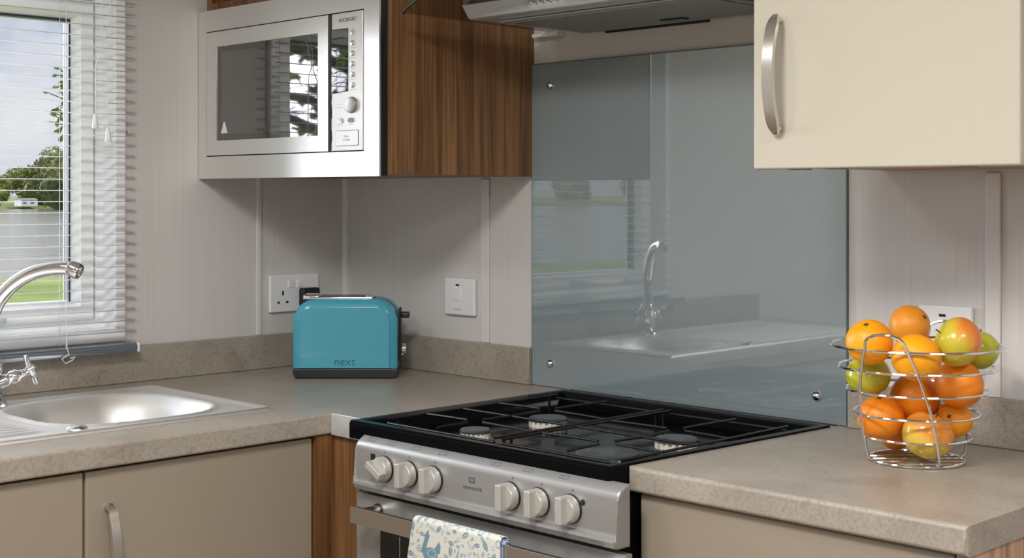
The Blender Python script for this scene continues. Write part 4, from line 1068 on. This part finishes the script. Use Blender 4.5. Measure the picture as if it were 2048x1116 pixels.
M_bark = noise_mat('bark', [(.3, (.06, .045, .03)), (.7, (.14, .11, .08))], (1, 1, .2), 6, 5, rough=.9)
def leaf_mat(name, a, b_): return noise_mat(name, [(.35, a), (.65, b_)], (1, 1, 1), .8, 3, rough=.75, spec=.2)
M_l1 = leaf_mat('leaf_olive', (.10, .13, .03), (.26, .29, .08)); M_l2 = leaf_mat('leaf_dark', (.05, .08, .02), (.14, .19, .05)); M_l3 = leaf_mat('leaf_bright', (.12, .20, .03), (.30, .40, .08)); M_l4 = leaf_mat('leaf_rust', (.22, .13, .06), (.34, .22, .10))
def leaves(bm, blobs, n, size, rnd):
    tot = sum(b[3]**2 for b in blobs)
    for cx, cy, cz, r in blobs:
        for _ in range(max(3, int(n*r*r/tot))):
            d = Vector((rnd.gauss(0, 1), rnd.gauss(0, 1), rnd.gauss(0, 1))).normalized(); q = rnd.uniform(.55, 1.05)**.5
            c = Vector((cx, cy, cz))+d*r*q*Vector((1, 1, .85)).length/1.65
            u = Vector((rnd.gauss(0, 1), rnd.gauss(0, 1), rnd.gauss(0, .6))).normalized(); v = u.cross(d+Vector((rnd.uniform(-.6, .6), rnd.uniform(-.6, .6), rnd.uniform(-.6, .6)))).normalized()
            s = size*rnd.uniform(.6, 1.3)
            quad(bm, [c-u*s, c-v*s*.45+u*s*.1, c+u*s, c+v*s*.45+u*s*.1])
def far_tree(x, y, h, w, m, seed, base=GZ+.3, n=1500, lab=None, grp='trees on the far bank'):
    rnd = random.Random(seed); lab = lab or 'leafy tree in the row on the far bank of the lake'
    t = thing('tree', lab, 'tree', (x, y, W+base), grp)
    bm = BM(); tube(bm, [(x, y, base-.4), (x+.2, y, base+h*.3), (x, y+.3, base+h*.62)], .3, 7, radii=[h*.03, h*.022, h*.012]); obj('trunk', bm, M_bark, t, True)
    blobs = []
    for k in range(9): 
        a = rnd.uniform(0, 2*PI); q = rnd.uniform(0, .62); hh = rnd.uniform(.22, .84)
        rr = rnd.uniform(.20, .33)*w*(1.15-abs(hh-.5)); blobs.append((x+math.cos(a)*q*w*.5, y+math.sin(a)*q*w*.5, W+base+h*hh, rr))
    bm = BM(); leaves(bm, blobs, n, h*.045, rnd)
    for bl in blobs:     # solid heart of the foliage
        s_ = bmesh.ops.create_icosphere(bm, subdivisions=2, radius=bl[3]*.72)
        for v in s_['verts']: v.co = v.co*(1+.25*noise.noise(v.co*1.1+Vector(bl[:3])))+Vector(bl[:3])
    obj('foliage', bm, m, t)
def upix(u, v, Z):      # only used to turn measured bearings of the far trees into places on the bank
    s, c = math.sin(YAW), math.cos(YAW); X = (u-1024)/2794.1*Z
    return (CX-s*Z+c*X, CY+c*Z+s*X)
p = upix(112, 0, 236); far_tree(p[0], p[1], 9.0, 13, M_l1, 11, n=5200, lab='broad olive tree across the lake beside the window frame')
p = upix(52, 0, 244); far_tree(p[0], p[1], 7.6, 8.0, M_l1, 12, n=3200, lab='smaller olive tree left of the broad tree across the lake')
p = upix(-2, 0, 231); far_tree(p[0], p[1], 5.4, 5.0, M_l1, 13, n=1600, lab='low olive tree at the left edge of the view across the lake')
p = upix(140, 0, 213); far_tree(p[0], p[1], 4.6, 11.0, M_l2, 14, n=2600, lab='dark low tree on the far shore below the broad olive tree')
p = upix(300, 0, 240); far_tree(p[0], p[1], 10.5, 11, M_l2, 15)
rt_ = random.Random(8)
for k in range(20):
    y = -330+k*15.5+rt_.uniform(-5, 5); x = -222+rt_.uniform(-12, 6)
    if -1 < 0: far_tree(x, y, rt_.uniform(4.5, 8), rt_.uniform(6, 10), (M_l1, M_l2, M_l4, M_l1)[k % 4], 30+k, n=900)
# holiday home on the far bank
hx, hy = upix(52, 0, 226)
hm = thing('holiday_home', 'small white holiday home on the far bank of the lake', 'house', (hx, hy, W+GZ+.3))
bm = BM(); box(bm, hx-1.2, hx+1.2, hy-1.4, hy+1.4, GZ+.3, GZ+1.3); obj('walls', bm, mat('white_wall', (.6, .62, .65), .6), hm)
bm = BM(); prism(bm, [(hx-1.3, GZ+1.3), (hx+1.3, GZ+1.3), (hx, GZ+1.6)], 'y', hy-1.5, hy+1.5); obj('roof', bm, mat('grey_roof', (.25, .26, .28), .7), hm)
for k in (-1.1, .2): bm = BM(); box(bm, hx+1.2, hx+1.23, hy+k, hy+k+.6, GZ+.7, GZ+1.1); obj('window_glass', bm, M_lcd, hm)
# near trees with leafy branches
def near_tree(lab, x, y, h, seed, limbs, leafm, lsize, nleaf, spread=.13):
    rnd = random.Random(seed); t = thing('tree', lab, 'tree', (x, y, W+GZ))
    bm = BM(); tube(bm, [(x, y, GZ-.2), (x+.05, y, GZ+h*.3), (x-.05, y+.05, GZ+h*.62), (x, y, GZ+h*.9)], .1, 10, radii=[.16, .12, .09, .03])
    lf = BM()
    for L0 in limbs:
        P = [Vector(q) for q in L0]; n = len(P)
        tube(bm, [tuple(q) for q in P], .02, 7, radii=[.035*(1-i/(n))+.006 for i in range(n)])
        for i in range(1, n):
            a, b2 = P[i-1], P[i]
            for _ in range(nleaf):
                c = a.lerp(b2, rnd.random())+Vector((rnd.gauss(0, spread), rnd.gauss(0, spread), rnd.gauss(0, spread*.9)))
                tw = a.lerp(b2, rnd.random())
                ax = (c-tw).normalized()
                tube(bm, [tuple(tw), tuple(c)], .003, 4)
                for q in range(5):       # a fan of pointed leaflets
                    an = (q-2)*.55; u = (Matrix.Rotation(an, 3, Vector((rnd.gauss(0, .3), rnd.gauss(0, .3), 1)).normalized()) @ ax).normalized(); u.z -= .25; u.normalize()
                    s = lsize*rnd.uniform(.7, 1.2); w = u.cross(Vector((rnd.gauss(0, .4), rnd.gauss(0, .4), 1))).normalized()
                    c2 = Vector((c.x, c.y, c.z+W)); quad(lf, [c2, c2+u*s*.55-w*s*.26, c2+u*s, c2+u*s*.55+w*s*.26])
    obj('trunk', bm, M_bark, t, True); obj('foliage', lf, leafm, t)
def pt(u, v, Z): q = upix(u, v, Z); return (q[0], q[1], .37-(v-392.1)*Z/2794.1)
q0 = upix(330, 0, 9.5)
near_tree('young tree outside right of the window with leafy twigs at the pane edge', q0[0], q0[1], 3.6, 3,
    [[(q0[0], q0[1], 1.35), pt(250, 150, 9.4), pt(175, 160, 9.3), pt(150, 168, 9.3), pt(128, 176, 9.3)], [(q0[0], q0[1], 1.0), pt(240, 245, 9.4), pt(175, 240, 9.4), pt(148, 246, 9.4), pt(132, 256, 9.4)],
     [(q0[0], q0[1], 1.2), pt(250, 190, 9.4), pt(180, 195, 9.3), pt(148, 200, 9.3), pt(124, 208, 9.3)], [(q0[0], q0[1], 1.3), pt(240, 170, 9.3), pt(165, 182, 9.25), pt(140, 190, 9.25)]], M_l3, .052, 16, .055)
tx, ty = -5.2, -5.0
rb_ = random.Random(4); lims = []
for k in range(13):
    a = rb_.uniform(-2.2, 2.6); z0 = rb_.uniform(.6, 1.7); L1 = rb_.uniform(1.0, 1.9)
    lims.append([(tx, ty, z0), (tx+math.cos(a)*L1*.35, ty+math.sin(a)*L1*.35, z0+.22), (tx+math.cos(a)*L1*.7, ty+math.sin(a)*L1*.7, z0+.25), (tx+math.cos(a)*L1, ty+math.sin(a)*L1, z0+.05)])
near_tree('leafy tree on the lawn seen mirrored in the microwave door', tx, ty, 3.9, 9, lims, M_l3, .10, 9)
